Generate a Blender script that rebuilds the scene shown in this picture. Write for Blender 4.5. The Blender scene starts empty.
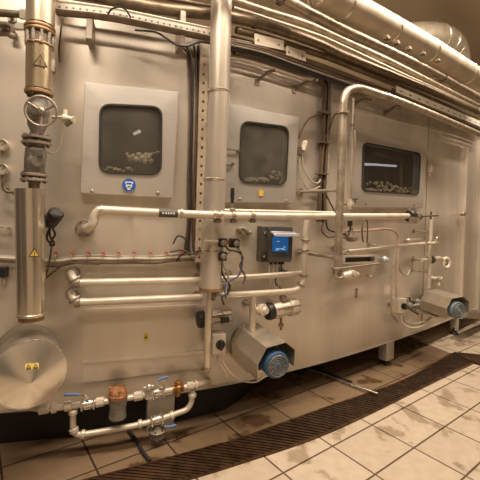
import bpy, bmesh, math, random
from mathutils import Vector, Matrix
random.seed(7)
C = bpy.context.scene.collection
SC = bpy.context.scene
V = Vector
# ------------------------------------------------------------------ camera
F = 363.0            # focal length in pixels of the 480 px frame
HC = 1.6             # eye height
ROLL = math.radians(2.0)
cs, sn = math.cos(ROLL), math.sin(ROLL)
cd = bpy.data.cameras.new('camera')
cam = bpy.data.objects.new('camera', cd); C.objects.link(cam)
cd.sensor_width = 36; cd.lens = 36 * F / 480; cd.shift_y = -24 / 480
cd.clip_start = 0.05; cd.clip_end = 100
R_ = V((cs, 0, sn)); U_ = V((-sn, 0, cs)); B_ = V((0, -1, 0))
cam.matrix_world = Matrix(((R_.x, U_.x, B_.x, 0), (R_.y, U_.y, B_.y, 0), (R_.z, U_.z, B_.z, HC), (0, 0, 0, 1)))
SC.camera = cam
EYE = V((0, 0, HC))
# ------------------------------------------------------------------ world, lamps, exposure
w = bpy.data.worlds.new('world'); SC.world = w; w.use_nodes = True
w.node_tree.nodes['Background'].inputs[0].default_value = (1.0, 0.84, 0.64, 1)
w.node_tree.nodes['Background'].inputs[1].default_value = 0.03
SC.view_settings.view_transform = 'Standard'; SC.view_settings.look = 'None'
SC.view_settings.exposure = 0.42; SC.view_settings.gamma = 1.0
try: SC.view_settings.use_curve_mapping = False
except Exception: pass
# (centre on the plan, tangent, power): a row of lamps over the aisle, then added fill lamps
LAMP_Z, LAMP_COL = 4.45, (1.0, 0.825, 0.655)
LAMPS = [((-0.86, 1.26), 8, 60), ((0.66, 1.86), 24, 54), ((2.05, 2.78), 35, 58), ((3.35, 3.95), 40, 78),
         ((-1.1, -.35), 8, 40), ((1.3, .2), 24, 10), ((3.4, 1.4), 35, 14), ((.9, 4.7), 24, 16)]  # added fill for the front, then one added to brighten the back
for (lx, ly), ang, pw in LAMPS:
    l = bpy.data.lights.new('aisle_and_fill_light', 'AREA'); l.shape = 'RECTANGLE'; l.size = 1.5; l.size_y = .12
    l.energy = pw; l.color = LAMP_COL
    o = bpy.data.objects.new('aisle_and_fill_light', l); C.objects.link(o); o.location = (lx, ly, LAMP_Z)
    o.rotation_euler = (math.radians(12 if pw > 50 else 35), 0, math.radians(ang))
# ------------------------------------------------------------------ plan of the machine front
HB = 0.26            # height of the machine's lower edge
def dyb(u):
    return -3.30897361e-07*u**3 - 1.54597941e-04*u**2 - 1.02523150e-01*u + 205.246433
def plan(u):
    z = (HC - HB) * F / dyb(u)
    return V(((u - 240) / F * z, z, 0))
def fr(u):           # tangent (to the right) and outward normal
    t = (plan(u + .5) - plan(u - .5)).normalized()
    return t, V((t.y, -t.x, 0))
def ray(px, py):
    d = R_ * ((px - 240) / F) + U_ * ((216 - py) / F) + V((0, 1, 0))
    return d
def uof(px, py):
    d = ray(px, py); return d.x / d.y * F + 240
def P(px, py, off=0.0):        # the point seen at a pixel, off metres in front of the machine front
    d = ray(px, py); u = d.x / d.y * F + 240
    p = plan(u); t, n = fr(u)
    k = p.dot(-n)
    s = (k - off) / k
    return EYE + V((d.x, d.y, d.z)) * (p.y * s)
def PZ(px, py, z):  return EYE + ray(px, py) * z
def FLR(px, py, h=0.0):
    d = ray(px, py); t = (h - HC) / d.z
    return EYE + d * t
def MPP(px, py, off=0.0): return P(px, py, off).y / F
def FRM(px, py, off=0.0):
    t, n = fr(uof(px, py)); return P(px, py, off), t, n, V((0, 0, 1))
UP = V((0, 0, 1))
# ------------------------------------------------------------------ materials
MATS = {}
def mat(name, col, metal=0.0, rough=0.5, var=0.12, scale=6.0, stretch=(1, 1, 1), bump=0.0, col2=None, thr=None, emit=None, rvar=0.1):
    if name in MATS: return MATS[name]
    m = bpy.data.materials.new(name); m.use_nodes = True; MATS[name] = m
    nt = m.node_tree; b = nt.nodes['Principled BSDF']
    b.inputs['Metallic'].default_value = metal; b.inputs['Roughness'].default_value = rough
    tc = nt.nodes.new('ShaderNodeTexCoord'); mp = nt.nodes.new('ShaderNodeMapping')
    mp.inputs['Scale'].default_value = stretch
    nt.links.new(tc.outputs['Object'], mp.inputs['Vector'])
    nz = nt.nodes.new('ShaderNodeTexNoise'); nz.inputs['Scale'].default_value = scale; nz.inputs['Detail'].default_value = 6
    nt.links.new(mp.outputs['Vector'], nz.inputs['Vector'])
    cr = nt.nodes.new('ShaderNodeValToRGB'); e = cr.color_ramp.elements
    lo = tuple(max(0, x * (1 - var)) for x in col); hi = tuple(min(1, x * (1 + var)) for x in col)
    e[0].position, e[1].position = thr or (.3, .7)
    e[0].color = (*lo, 1); e[1].color = (*(col2 or hi), 1)
    nt.links.new(nz.outputs['Fac'], cr.inputs['Fac']); nt.links.new(cr.outputs['Color'], b.inputs['Base Color'])
    mr = nt.nodes.new('ShaderNodeMapRange'); mr.inputs['To Min'].default_value = max(.03, rough - rvar); mr.inputs['To Max'].default_value = min(1, rough + rvar)
    nt.links.new(nz.outputs['Fac'], mr.inputs['Value']); nt.links.new(mr.outputs['Result'], b.inputs['Roughness'])
    if bump:
        bp = nt.nodes.new('ShaderNodeBump'); bp.inputs['Strength'].default_value = bump; bp.inputs['Distance'].default_value = .004
        nt.links.new(nz.outputs['Fac'], bp.inputs['Height']); nt.links.new(bp.outputs['Normal'], b.inputs['Normal'])
    if emit:
        b.inputs['Emission Color'].default_value = (*col, 1); b.inputs['Emission Strength'].default_value = emit
    return m
S_FACE = mat('brushed_steel_sheet', (.66, .60, .515), .55, .38, .15, 3.0, (1, 1, .25), rvar=.08)
S_HATCH = mat('brushed_hatch_steel', (.66, .63, .585), .7, .33, .03, 22, (.3, .3, 3.0), rvar=.05)
S_PIPE = mat('pipe_steel', (.66, .58, .47), .75, .32, .12, 9, rvar=.1)
S_PIPEW = mat('pale_coated_pipe', (.65, .585, .48), .3, .38, .10, 10)
S_CLAD = mat('cladding_sheet', (.72, .65, .54), .9, .22, .05, 4, rvar=.04)
S_DULL = mat('dull_galvanised', (.36, .31, .25), .7, .48, .22, 14)
S_DARK = mat('dark_oxidised_steel', (.16, .125, .09), .5, .5, .3, 18)
S_CAST = mat('cast_grey_iron', (.20, .18, .15), .25, .55, .2, 40, bump=.4)
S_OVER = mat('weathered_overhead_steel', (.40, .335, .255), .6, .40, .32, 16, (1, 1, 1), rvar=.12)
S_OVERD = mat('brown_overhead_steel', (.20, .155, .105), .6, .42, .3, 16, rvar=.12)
S_BRIGHT = mat('bright_fitting_steel', (.72, .67, .6), .9, .25, .15, 40)
S_CONE = mat('polished_cone', (.82, .77, .67), .9, .25, .06, 5)
BLACK = mat('black_plastic', (.018, .016, .014), 0, .45, .2, 20)
RUBBER = mat('black_rubber', (.02, .018, .016), 0, .7, .2, 20)
CREAM = mat('cream_plastic', (.62, .56, .45), 0, .45, .05, 10)
GREYBOX = mat('dark_grey_box', (.07, .065, .058), 0, .42, .1, 10)
HOODW = mat('pale_blue_visor', (.66, .68, .84), 0, .35, .04, 8)
SCREEN = mat('blue_screen', (.015, .11, .33), 0, .2, .1, 30, emit=.38)
WHITE = mat('white_print', (.75, .74, .70), 0, .5, .03, 10)
BLUEP = mat('blue_motor_paint', (.05, .12, .24), .1, .42, .15, 14)
BLUEH = mat('blue_handle_sleeve', (.10, .20, .48), 0, .4, .1, 20)
GBLUE = mat('grey_blue_motor_paint', (.20, .25, .29), .1, .45, .15, 14)
GRILL = mat('grey_fan_grille', (.10, .115, .125), .3, .5, .2, 30)
BRASS = mat('brown_brass', (.36, .19, .07), .8, .38, .25, 40)
RUST = mat('rusty_orange', (.33, .15, .065), .2, .65, .55, 30, bump=.5)
RUSTB = mat('rust_brown_collar', (.30, .19, .10), .5, .5, .3, 20)
YEL = mat('yellow_label', (.60, .44, .07), 0, .5, .05, 20)
BLUES = mat('blue_sign', (.015, .10, .46), 0, .4, .05, 20)
RED = mat('red_tie', (.55, .10, .06), 0, .5, .1, 20)
CAB_B = mat('brown_cable', (.10, .06, .035), 0, .5, .2, 20)
CAB_G = mat('grey_cable', (.38, .34, .28), 0, .5, .15, 20)
CAB_BL = mat('blue_cable', (.06, .10, .24), 0, .5, .15, 20)
HOSE = mat('pinkish_hose', (.44, .33, .25), 0, .45, .1, 12)
FOAM = mat('pale_debris', (.85, .80, .68), 0, .8, .3, 60, bump=.6)
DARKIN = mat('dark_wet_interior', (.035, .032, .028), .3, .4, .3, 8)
WALLF = mat('pale_wall_paint', (.52, .46, .37), 0, .7, .04, 2)
WALLM = mat('beige_wall_paint', (.42, .33, .21), 0, .75, .06, 2)
CEILM = mat('beige_ceiling_paint', (.5, .43, .33), 0, .8, .05, 2)
LAMPM = mat('lamp_diffuser', (1.0, .86, .62), 0, .5, .02, 4, emit=3.0)
GRATEM = mat('rusty_dark_grate', (.085, .045, .024), .5, .34, .5, 12)
SHADEM = mat('shade_black', (.012, .009, .007), 0, .6, .3, 8)  # near-black colour for the shade in the drain and under the machine
def glass_mat(nm, mist):
    m = bpy.data.materials.new(nm); m.use_nodes = True; nt = m.node_tree
    for n in list(nt.nodes): nt.nodes.remove(n)
    o = nt.nodes.new('ShaderNodeOutputMaterial'); t = nt.nodes.new('ShaderNodeBsdfTransparent'); g = nt.nodes.new('ShaderNodeBsdfGlossy')
    t.inputs[0].default_value = (.72, .70, .64, 1); g.inputs['Roughness'].default_value = .3; g.inputs[0].default_value = (.9, .9, .9, 1)
    mx = nt.nodes.new('ShaderNodeMixShader'); fz = nt.nodes.new('ShaderNodeTexNoise'); fz.inputs['Scale'].default_value = 9; tcn = nt.nodes.new('ShaderNodeTexCoord'); nt.links.new(tcn.outputs['Object'], fz.inputs['Vector'])
    mr = nt.nodes.new('ShaderNodeMapRange'); mr.inputs['To Min'].default_value = .05; mr.inputs['To Max'].default_value = .13
    nt.links.new(fz.outputs['Fac'], mr.inputs['Value']); nt.links.new(mr.outputs['Result'], mx.inputs[0])
    nt.links.new(t.outputs[0], mx.inputs[1]); nt.links.new(g.outputs[0], mx.inputs[2]); df = nt.nodes.new('ShaderNodeBsdfDiffuse'); df.inputs[0].default_value = (.42, .40, .35, 1); m2 = nt.nodes.new('ShaderNodeMixShader')
    n2 = nt.nodes.new('ShaderNodeTexNoise'); n2.inputs['Scale'].default_value = 5; n2.inputs['Detail'].default_value = 5; nt.links.new(tcn.outputs['Object'], n2.inputs['Vector']); r2 = nt.nodes.new('ShaderNodeMapRange')
    r2.inputs['From Min'].default_value = .35; r2.inputs['From Max'].default_value = .65; r2.inputs['To Min'].default_value = mist*.55; r2.inputs['To Max'].default_value = mist*1.4
    nt.links.new(n2.outputs['Fac'], r2.inputs['Value']); nt.links.new(r2.outputs['Result'], m2.inputs[0])
    nt.links.new(mx.outputs[0], m2.inputs[1]); nt.links.new(df.outputs[0], m2.inputs[2]); nt.links.new(m2.outputs[0], o.inputs[0])
    return m
GLASS = {1: glass_mat('misted_glass', .05), 2: glass_mat('steamed_glass', .10), 3: glass_mat('window_glass', .004)}
def tile_mat(nm, c1, c2, mo, st_lo):
    m = bpy.data.materials.new(nm); m.use_nodes = True; nt = m.node_tree; b = nt.nodes['Principled BSDF']
    N = nt.nodes.new; L = nt.links.new
    tc = N('ShaderNodeTexCoord'); mp = N('ShaderNodeMapping'); mp.vector_type = 'TEXTURE'
    mp.inputs['Location'].default_value = (TILE_O.x, TILE_O.y, 0); mp.inputs['Rotation'].default_value = (0, 0, TILE_A)
    dn = N('ShaderNodeTexNoise'); dn.inputs['Scale'].default_value = 2.2
    L(tc.outputs['Object'], mp.inputs['Vector'])
    br = N('ShaderNodeTexBrick'); br.offset = 0; br.squash = 1
    br.inputs['Scale'].default_value = 1; br.inputs['Brick Width'].default_value = TILE_W; br.inputs['Row Height'].default_value = TILE_H
    br.inputs['Mortar Size'].default_value = .007; br.inputs['Mortar Smooth'].default_value = .2
    br.inputs['Color1'].default_value = (*c1, 1); br.inputs['Color2'].default_value = (*c2, 1); br.inputs['Mortar'].default_value = (*mo, 1)
    L(mp.outputs['Vector'], br.inputs['Vector'])
    st = N('ShaderNodeTexNoise'); st.inputs['Scale'].default_value = 3.2; st.inputs['Detail'].default_value = 7; st.inputs['Roughness'].default_value = .55
    L(mp.outputs['Vector'], st.inputs['Vector'])
    r1 = N('ShaderNodeValToRGB'); r1.color_ramp.elements[0].position = .56; r1.color_ramp.elements[1].position = .60
    r1.color_ramp.elements[0].color = (1, 1, 1, 1); r1.color_ramp.elements[1].color = (*st_lo, 1)
    L(st.outputs['Fac'], r1.inputs['Fac'])
    mul = N('ShaderNodeMix'); mul.data_type = 'RGBA'; mul.blend_type = 'MULTIPLY'; mul.inputs[0].default_value = 1
    L(br.outputs['Color'], mul.inputs[6]); L(r1.outputs['Color'], mul.inputs[7])
    st2 = N('ShaderNodeTexNoise'); st2.inputs['Scale'].default_value = 14; st2.inputs['Detail'].default_value = 4; L(mp.outputs['Vector'], st2.inputs['Vector'])
    r2 = N('ShaderNodeValToRGB'); r2.color_ramp.elements[0].position = .35; r2.color_ramp.elements[1].position = .65
    r2.color_ramp.elements[0].color = (.9, .88, .86, 1); r2.color_ramp.elements[1].color = (1, 1, 1, 1); L(st2.outputs['Fac'], r2.inputs['Fac'])
    mul2 = N('ShaderNodeMix'); mul2.data_type = 'RGBA'; mul2.blend_type = 'MULTIPLY'; mul2.inputs[0].default_value = 1
    L(mul.outputs[2], mul2.inputs[6]); L(r2.outputs['Color'], mul2.inputs[7])
    L(mul2.outputs[2], b.inputs['Base Color'])
    mr = N('ShaderNodeMapRange'); mr.inputs['From Min'].default_value = .5; mr.inputs['From Max'].default_value = .65; mr.inputs['To Min'].default_value = .5; mr.inputs['To Max'].default_value = .22
    L(st.outputs['Fac'], mr.inputs['Value']); L(mr.outputs['Result'], b.inputs['Roughness'])
    bp = N('ShaderNodeBump'); bp.inputs['Strength'].default_value = .5; bp.inputs['Distance'].default_value = .004; bp.invert = True
    L(br.outputs['Fac'], bp.inputs['Height']); L(bp.outputs['Normal'], b.inputs['Normal'])
    return m
_a, _b = FLR(375, 473), FLR(475, 405)
TILE_A = math.atan2((_b - _a).y, (_b - _a).x); TILE_O = FLR(372, 425); TILE_W, TILE_H = .475, .335
TILE = tile_mat('floor_tiles', (.55, .46, .355), (.50, .415, .315), (.10, .065, .04), (.66, .63, .58))
TILED = tile_mat('grimy_shaded_floor_tiles', (.22, .15, .09), (.19, .13, .075), (.04, .025, .015), (.5, .42, .34))
# ------------------------------------------------------------------ mesh builder
def perp(d):
    d = d.normalized(); a = UP if abs(d.z) < .9 else V((1, 0, 0))
    x = a.cross(d).normalized(); return x, d.cross(x)
def spline(pts, n=6):
    if len(pts) < 3: return list(pts)
    out = []; q = [2*pts[0] - pts[1]] + list(pts) + [2*pts[-1] - pts[-2]]
    for i in range(1, len(q) - 2):
        a, b, c, d = q[i-1:i+3]
        for k in range(n):
            t = k / n
            out.append(.5*((2*b) + (c-a)*t + (2*a-5*b+4*c-d)*t*t + (3*b-a-3*c+d)*t**3))
    out.append(pts[-1]); return out
class MB:
    def __init__(s): s.v = []; s.f = []
    def ring_(s, rings, cap=True, closed=True):
        base = len(s.v); n = len(rings[0])
        for r in rings: s.v += r
        for i in range(len(rings) - 1):
            for j in range(n if closed else n - 1):
                a = base + i*n + j; b = base + i*n + (j+1) % n
                s.f.append((a, b, b + n, a + n))
        if cap:
            s.f.append(tuple(base + j for j in range(n))[::-1]); e = base + (len(rings)-1)*n
            s.f.append(tuple(e + j for j in range(n)))
    def tube(s, pts, r, seg=12, cap=True):
        pts = [V(p) for p in pts]; rs = r if isinstance(r, (list, tuple)) else [r]*len(pts)
        d0 = (pts[1] - pts[0]).normalized(); x, y = perp(d0); rings = []
        for i, p in enumerate(pts):
            d = (pts[min(i+1, len(pts)-1)] - pts[max(i-1, 0)])
            if d.length < 1e-9: d = d0
            d.normalize(); x = (x - d*x.dot(d)).normalized(); y = d.cross(x)
            rings.append([p + (x*math.cos(2*math.pi*k/seg) + y*math.sin(2*math.pi*k/seg))*rs[i] for k in range(seg)])
        s.ring_(rings, cap); return s
    def lathe(s, p, axis, prof, seg=24, cap=True):
        axis = axis.normalized(); x, y = perp(axis)
        s.ring_([[p + axis*t + (x*math.cos(2*math.pi*k/seg) + y*math.sin(2*math.pi*k/seg))*max(r, 1e-4) for k in range(seg)] for t, r in prof], cap); return s
    def cyl(s, a, b, r, r2=None, seg=20): return s.tube([a, b], [r, r if r2 is None else r2], seg)
    def box(s, c, ax, ay, az):          # centre and three half-extent vectors
        i = len(s.v)
        for sx in (-1, 1):
            for sy in (-1, 1):
                for sz in (-1, 1): s.v.append(c + ax*sx + ay*sy + az*sz)
        for q in ((0, 1, 3, 2), (4, 6, 7, 5), (0, 4, 5, 1), (2, 3, 7, 6), (0, 2, 6, 4), (1, 5, 7, 3)): s.f.append(tuple(i + k for k in q))
        return s
    def prism(s, poly, ext):            # polygon extruded by a vector
        s.ring_([[V(p) for p in poly], [V(p) + ext for p in poly]]); return s
    def torus(s, c, axis, R, r, seg=28, sg=8, a0=0, a1=2*math.pi):
        x, y = perp(axis); full = abs(a1 - a0 - 2*math.pi) < 1e-6
        rings = []
        for k in range(seg + 1):
            a = a0 + (a1 - a0)*k/seg; d = x*math.cos(a) + y*math.sin(a)
            rings.append([c + d*(R + r*math.cos(2*math.pi*j/sg)) + axis.normalized()*r*math.sin(2*math.pi*j/sg) for j in range(sg)])
        s.ring_(rings, not full); return s
    def sphere(s, c, r, seg=14): return s.lathe(c, UP, [(-r*math.cos(math.pi*k/10), r*math.sin(math.pi*k/10)) for k in range(11)], seg)
    def frame(s, outer, inner, ext):    # a flat ring between two loops of equal length, extruded
        n = len(outer); b = len(s.v)
        s.v += [V(p) for p in outer] + [V(p) for p in inner] + [V(p)+ext for p in outer] + [V(p)+ext for p in inner]
        for j in range(n):
            k = (j+1) % n
            s.f += [(b+j, b+n+j, b+n+k, b+k), (b+2*n+j, b+2*n+k, b+3*n+k, b+3*n+j), (b+j, b+k, b+2*n+k, b+2*n+j), (b+n+j, b+3*n+j, b+3*n+k, b+n+k)]
        return s
BASE = {}
def tag(o, label, cat, group=None):
    o['label'] = label; o['category'] = cat
    if group: o['group'] = group
    return o
def mesh(name, mb, m, parent=None, bev=0.0, smooth=True, origin=None):
    me = bpy.data.meshes.new(name)
    if parent is not None: org = BASE[parent.name]
    elif origin is not None: org = V(origin)
    else:
        xs = [p.x for p in mb.v]; ys = [p.y for p in mb.v]; zs = [p.z for p in mb.v]
        org = V(((min(xs)+max(xs))/2, (min(ys)+max(ys))/2, min(zs)))
    me.from_pydata([tuple(p - org) for p in mb.v], [], mb.f); me.validate()
    bm = bmesh.new(); bm.from_mesh(me); bmesh.ops.recalc_face_normals(bm, faces=bm.faces); bm.to_mesh(me); bm.free()
    me.materials.append(m)
    if smooth:
        for p in me.polygons: p.use_smooth = True
        me.set_sharp_from_angle(angle=math.radians(38))
    o = bpy.data.objects.new(name, me); C.objects.link(o)
    if parent is not None: o.parent = parent
    else: o.location = org
    BASE[o.name] = org
    if bev:
        b = o.modifiers.new('bevel', 'BEVEL'); b.width = bev; b.segments = 2; b.limit_method = 'ANGLE'
    return o
def thing(name, label, cat, loc, group=None):
    o = bpy.data.objects.new(name, None); C.objects.link(o); o.location = loc; o.empty_display_size = .05
    BASE[o.name] = V(loc); return tag(o, label, cat, group)
def struct(name, mb, m, **k):
    o = mesh(name, mb, m, **k); o['kind'] = 'structure'; return o
def plabel(o, label): o['label'] = label; return o
def pp(lst, off=None, n=6):             # pixel list -> smooth path of points on the machine front
    return spline([P(q[0], q[1], q[2] if len(q) > 2 else off) for q in lst], n)
def rr(c, ax, ay, w, h, r, n=6):        # rounded rectangle loop
    out = []
    for cx, cy, a0 in ((w-r, h-r, 0), (-w+r, h-r, 90), (-w+r, -h+r, 180), (w-r, -h+r, 270)):
        for k in range(n+1):
            a = math.radians(a0 + 90*k/n); out.append(c + ax*(cx + r*math.cos(a)) + ay*(cy + r*math.sin(a)))
    return out
# ------------------------------------------------------------------ the setting
ft = MB(); ft.box(V((1.55, 3.0, -.06)), V((6.6, 0, 0)), V((0, 5.4, 0)), V((0, 0, .06)))
struct('floor', ft, TILE, origin=(0, 0, 0))
def wallstrip(name, pts, z0, z1, th=.1):
    m = MB()
    a, b = V((*pts[0], 0)), V((*pts[1], 0)); t = (b - a).normalized(); n = V((t.y, -t.x, 0))
    m.box((a + b)/2 + V((0, 0, (z0+z1)/2)), t*((b-a).length/2), n*th, V((0, 0, (z1-z0)/2)))
    return struct(name, m, WALLM if name in ('wall_back', 'wall_right') else WALLF)
wc = (4.95, 8.1)                           # inner corner of the room behind the machine
wallstrip('wall_back', ((-4.9, 5.2), wc), 0, 5.0)
wallstrip('wall_right', (wc, (8.0, 7.6)), 0, 5.0)
wallstrip('wall_left', ((-4.9, 5.2), (-4.9, -2.2)), 0, 5.0)
wallstrip('wall_front', ((-4.9, -2.2), (8.0, -2.2)), 0, 5.0)
wallstrip('wall_end', ((8.0, -2.2), (8.0, 7.6)), 0, 5.0)
REFLM = mat('reflection_panel_dark', (.05, .045, .04), 0, .6, .2, 3)  # unseen dark panels added to put dark streaks into the cladding's reflections
for k_, (x0_, x1_) in enumerate(((-4.6, -1.2), (3.6, 5.5))):
    m = MB(); m.box(V(((x0_ + x1_)/2, -2.09, 1.6)), V(((x1_ - x0_)/2, 0, 0)), V((0, .03, 0)), V((0, 0, 1.6))); struct('door_%d' % (k_ + 1), m, REFLM)  # no real doors: added unseen dark panels for the reflections
m = MB(); m.box(V((-4.78, .6, 1.6)), V((.03, 0, 0)), V((0, 1.9, 0)), V((0, 0, 1.6))); struct('door_3', m, REFLM)  # no real door: added unseen dark panel for the reflections
cl = MB(); cl.box(V((1.55, 3.0, 5.06)), V((6.6, 0, 0)), V((0, 5.4, 0)), V((0, 0, .06))); struct('ceiling', cl, CEILM)
# drain channel along the front of the machine
FAR = [(20, 502), (75, 484), (120, 472), (145, 465.5), (220, 445), (240, 439.5), (325, 409), (405, 380.5), (452, 354)]
NEAR = [(110, 503), (150, 491), (185, 481), (240, 464), (315, 438.5), (375, 411.5), (430, 384), (474, 363)]
def resample(pts, n):
    L = [0]
    for a, b in zip(pts, pts[1:]): L.append(L[-1] + (b-a).length)
    out = []
    for k in range(n):
        d = L[-1]*k/(n-1); i = 0
        while i < len(L)-2 and L[i+1] < d: i += 1
        out.append(pts[i].lerp(pts[i+1], (d - L[i])/(L[i+1]-L[i])))
    return out
NB = 88
fa = resample(spline([FLR(*p) for p in FAR], 8), NB); ne = resample(spline([FLR(*p) for p in NEAR], 8), NB)
dg = thing('drain_grate', 'long rusty dark slotted drain grate running across the tiled floor', 'drain grate', fa[NB//2])
pit = MB(); pit.ring_([[fa[i] + V((0, 0, .002)), ne[i] + V((0, 0, .002))] for i in range(NB)], cap=False, closed=False)
mesh('channel', pit, SHADEM, dg)  # flat sheet; the pit's shaded depth is only its black colour
bars = MB()
for i in range(NB):
    a, b = fa[i], ne[i]; t = (b - a).normalized(); s = V((t.y, -t.x, 0))
    bars.box((a + b)/2 + V((0, 0, .0055)), (b - a)/2, s*.0085, V((0, 0, .004)))
mesh('grating', bars, GRATEM, dg)
gr_ = MB()                                # grimy tiles from the drain back, colour also darkened for the machine's shade
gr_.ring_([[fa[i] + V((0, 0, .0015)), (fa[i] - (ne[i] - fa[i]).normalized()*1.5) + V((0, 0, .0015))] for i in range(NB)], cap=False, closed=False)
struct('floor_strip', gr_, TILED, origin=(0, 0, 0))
rim = MB()
for ln in (fa, ne):
    rim.ring_([[p + V((0, 0, .001)) + o_ for o_ in (d*.012, d*-.012, d*-.012 + V((0, 0, .010)), d*.012 + V((0, 0, .010)))]
               for p, d in [(ln[i], (ne[i] - fa[i]).normalized()) for i in range(NB)]])
mesh('rim', rim, GRATEM, dg)
# side channel turning away at the far end
e0, e1 = FLR(452, 353), FLR(474, 364); e2, e3 = FLR(500, 371), FLR(498, 357)
sd = thing('drain_grate', 'short rusty drain grate branching off at the far right corner of the floor', 'drain grate', (e1 + e2)/2)
m = MB(); m.ring_([[e0 + V((0, 0, .003)), e1 + V((0, 0, .003))], [e3 + V((0, 0, .003)), e2 + V((0, 0, .003))]], cap=False, closed=False); mesh('channel', m, SHADEM, sd)  # flat sheet; the channel's shaded depth is only its black colour
m = MB()
for k in range(1, 24):
    a = e0.lerp(e3, k/24); b = e1.lerp(e2, k/24); d = (b-a).normalized(); s = V((d.y, -d.x, 0))
    m.box((a+b)/2 + V((0, 0, .011)), (b-a)/2, s*.0065, V((0, 0, .006)))
mesh('grating', m, GRATEM, sd)
# ------------------------------------------------------------------ the machine
MTOP = 3.02
HATCH = {  # outer corners TL TR BR BL and window corners, pixels
 1: (((85, 82), (179, 92), (173, 198), (80, 193)), ((100, 104), (162, 107), (161, 175), (99, 173))),
 2: (((225.5, 103), (299, 117), (295, 203), (222.5, 202)), ((241, 121), (288.5, 127), (285.5, 185), (239, 182))),
 3: (((356, 129), (427, 149), (423, 208), (353, 207)), ((363, 142.5), (420, 153.5), (418, 195), (362, 191))),
}
HOFF = .075
mach = thing('steel_tunnel_machine', 'large long stainless steel tunnel machine with three hatch windows along the aisle', 'machine', plan(240))
holes = []
for k, (o_, i_) in HATCH.items():
    pts = [P(x, y, 0) for x, y in i_]
    us = [uof(x, y) for x, y in i_]; zs = [p.z for p in pts]
    holes.append((min(us) + 1.5, max(us) - 1.5, min(zs) + .012, max(zs) - .012))
ug = sorted(set([float(x) for x in range(-70, 501, 10)] + [h for q in holes for h in q[:2]]))
zg = sorted(set([HB, .55, 1.0, 1.4, 2.55, MTOP] + [h for q in holes for h in q[2:]]))
fm = MB(); idx = {}
for i, u in enumerate(ug):
    p = plan(u)
    for j, z in enumerate(zg): idx[i, j] = len(fm.v); fm.v.append(V((p.x, p.y, z)))
for i in range(len(ug)-1):
    for j in range(len(zg)-1):
        uc, zc = (ug[i]+ug[i+1])/2, (zg[j]+zg[j+1])/2
        if any(h[0] < uc < h[1] and h[2] < zc < h[3] for h in holes): continue
        fm.f.append((idx[i, j], idx[i+1, j], idx[i+1, j+1], idx[i, j+1]))
# top, bottom and back of the body
bk = [(plan(u), fr(u)[1]) for u in ug]
bi = len(fm.v)
for p, n in bk:
    q = p - n*.9; fm.v.append(V((q.x, q.y, HB))); fm.v.append(V((q.x, q.y, MTOP)))
for i in range(len(ug)-1):
    a, b = bi + 2*i, bi + 2*i + 2
    fm.f += [(a, b, b+1, a+1), (idx[i, 0], a, b, idx[i+1, 0]), (idx[i, len(zg)-1], idx[i+1, len(zg)-1], b+1, a+1)]
body = mesh('body', fm, S_FACE, mach)
# bottom flange strip, rolled edge
m = MB(); m.tube([plan(u) + V((0, 0, HB + .004)) + fr(u)[1]*.004 for u in range(-70, 501, 10)], .008, 6); mesh('lower_edge', m, S_FACE, mach)
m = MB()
sk = lambda u: .09 + .55*min(1, max(0, (u - 235)/110))  # added black sheet standing in for the shade under the machine
m.ring_([[plan(u) - fr(u)[1]*sk(u), plan(u) - fr(u)[1]*sk(u) + UP*(HB + .01)] for u in range(-70, 501, 10)], cap=False, closed=False); mesh('shade_skirt', m, SHADEM, mach)
# lower access panel
def quadplate(c4, off, th, bev=0):
    m = MB(); pts = [P(x, y, off) for x, y in c4]; n = fr(uof(*c4[0]))[1]
    m.prism(pts, n*th); return m
def bandplate(x0, x1, yt0, yt1, yb0, yb1, off, th, n=8):  # plate that follows the front
    m = MB(); rings = []
    for k in range(n+1):
        t = k/n; x = x0 + (x1-x0)*t
        a = P(x, yt0 + (yt1-yt0)*t, off); nn = fr(uof(x, 300))[1]
        b = P(x, yb0 + (yb1-yb0)*t, off)
        rings.append([a, b, b + nn*th, a + nn*th])
    m.ring_(rings); return m
pan = mesh('access_panel', bandplate(83, 205, 309, 304, 382, 367, 0, .014), S_FACE, mach)
mesh('panel_fold', bandplate(83, 205, 360.5, 350, 363, 353, .014, .010), S_FACE, pan)
def warn_triangle(px, py, off, size, t, n, parent, label=None, bm_=BLACK, ym=YEL):
    p = P(px, py, off) if not isinstance(px, V) else px
    tri = [p + UP*size, p - UP*size*.62 - t*size*.95, p - UP*size*.62 + t*size*.95]
    m = MB(); m.prism(tri, n*.0008); o = mesh('warning_sign', m, ym, parent)
    if label: o['label'] = label
    c = sum(tri, V())/3
    m = MB(); m.frame(tri, [c + (q - c)*.78 for q in tri], n*.0012)
    m.box(c + n*.0012 + UP*size*.12, t*size*.07, n*.0003, UP*size*.26); m.box(c + n*.0012 - UP*size*.28, t*size*.07, n*.0003, UP*size*.06)
    mesh('pictogram', m, bm_, o); return o
p, t, n, _ = FRM(146, 337, .014)
m = MB(); m.box(p + n*.001, t*.016, n*.001, UP*.028); o = plabel(mesh('sticker', m, YEL, mach), 'small yellow sticker')
m = MB(); m.prism([p + n*.002 + UP*.010, p + n*.002 - UP*.008 - t*.011, p + n*.002 - UP*.008 + t*.011], n*.0008); mesh('pictogram', m, BLACK, o)
# vertical sheet joints
for (xt, yt, xb, yb) in ((429, 118, 424, 326), (196, 50, 192, 250)):
    m = MB(); a, b = P(xt, yt, .003), P(xb, yb, .003); b = V((a.x, a.y, b.z)); t, n = fr(uof(xt, yt))
    m.box((a+b)/2, t*.004, n*.003, UP*((a-b).length/2)); mesh('sheet_joint', m, S_DULL, mach)
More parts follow.
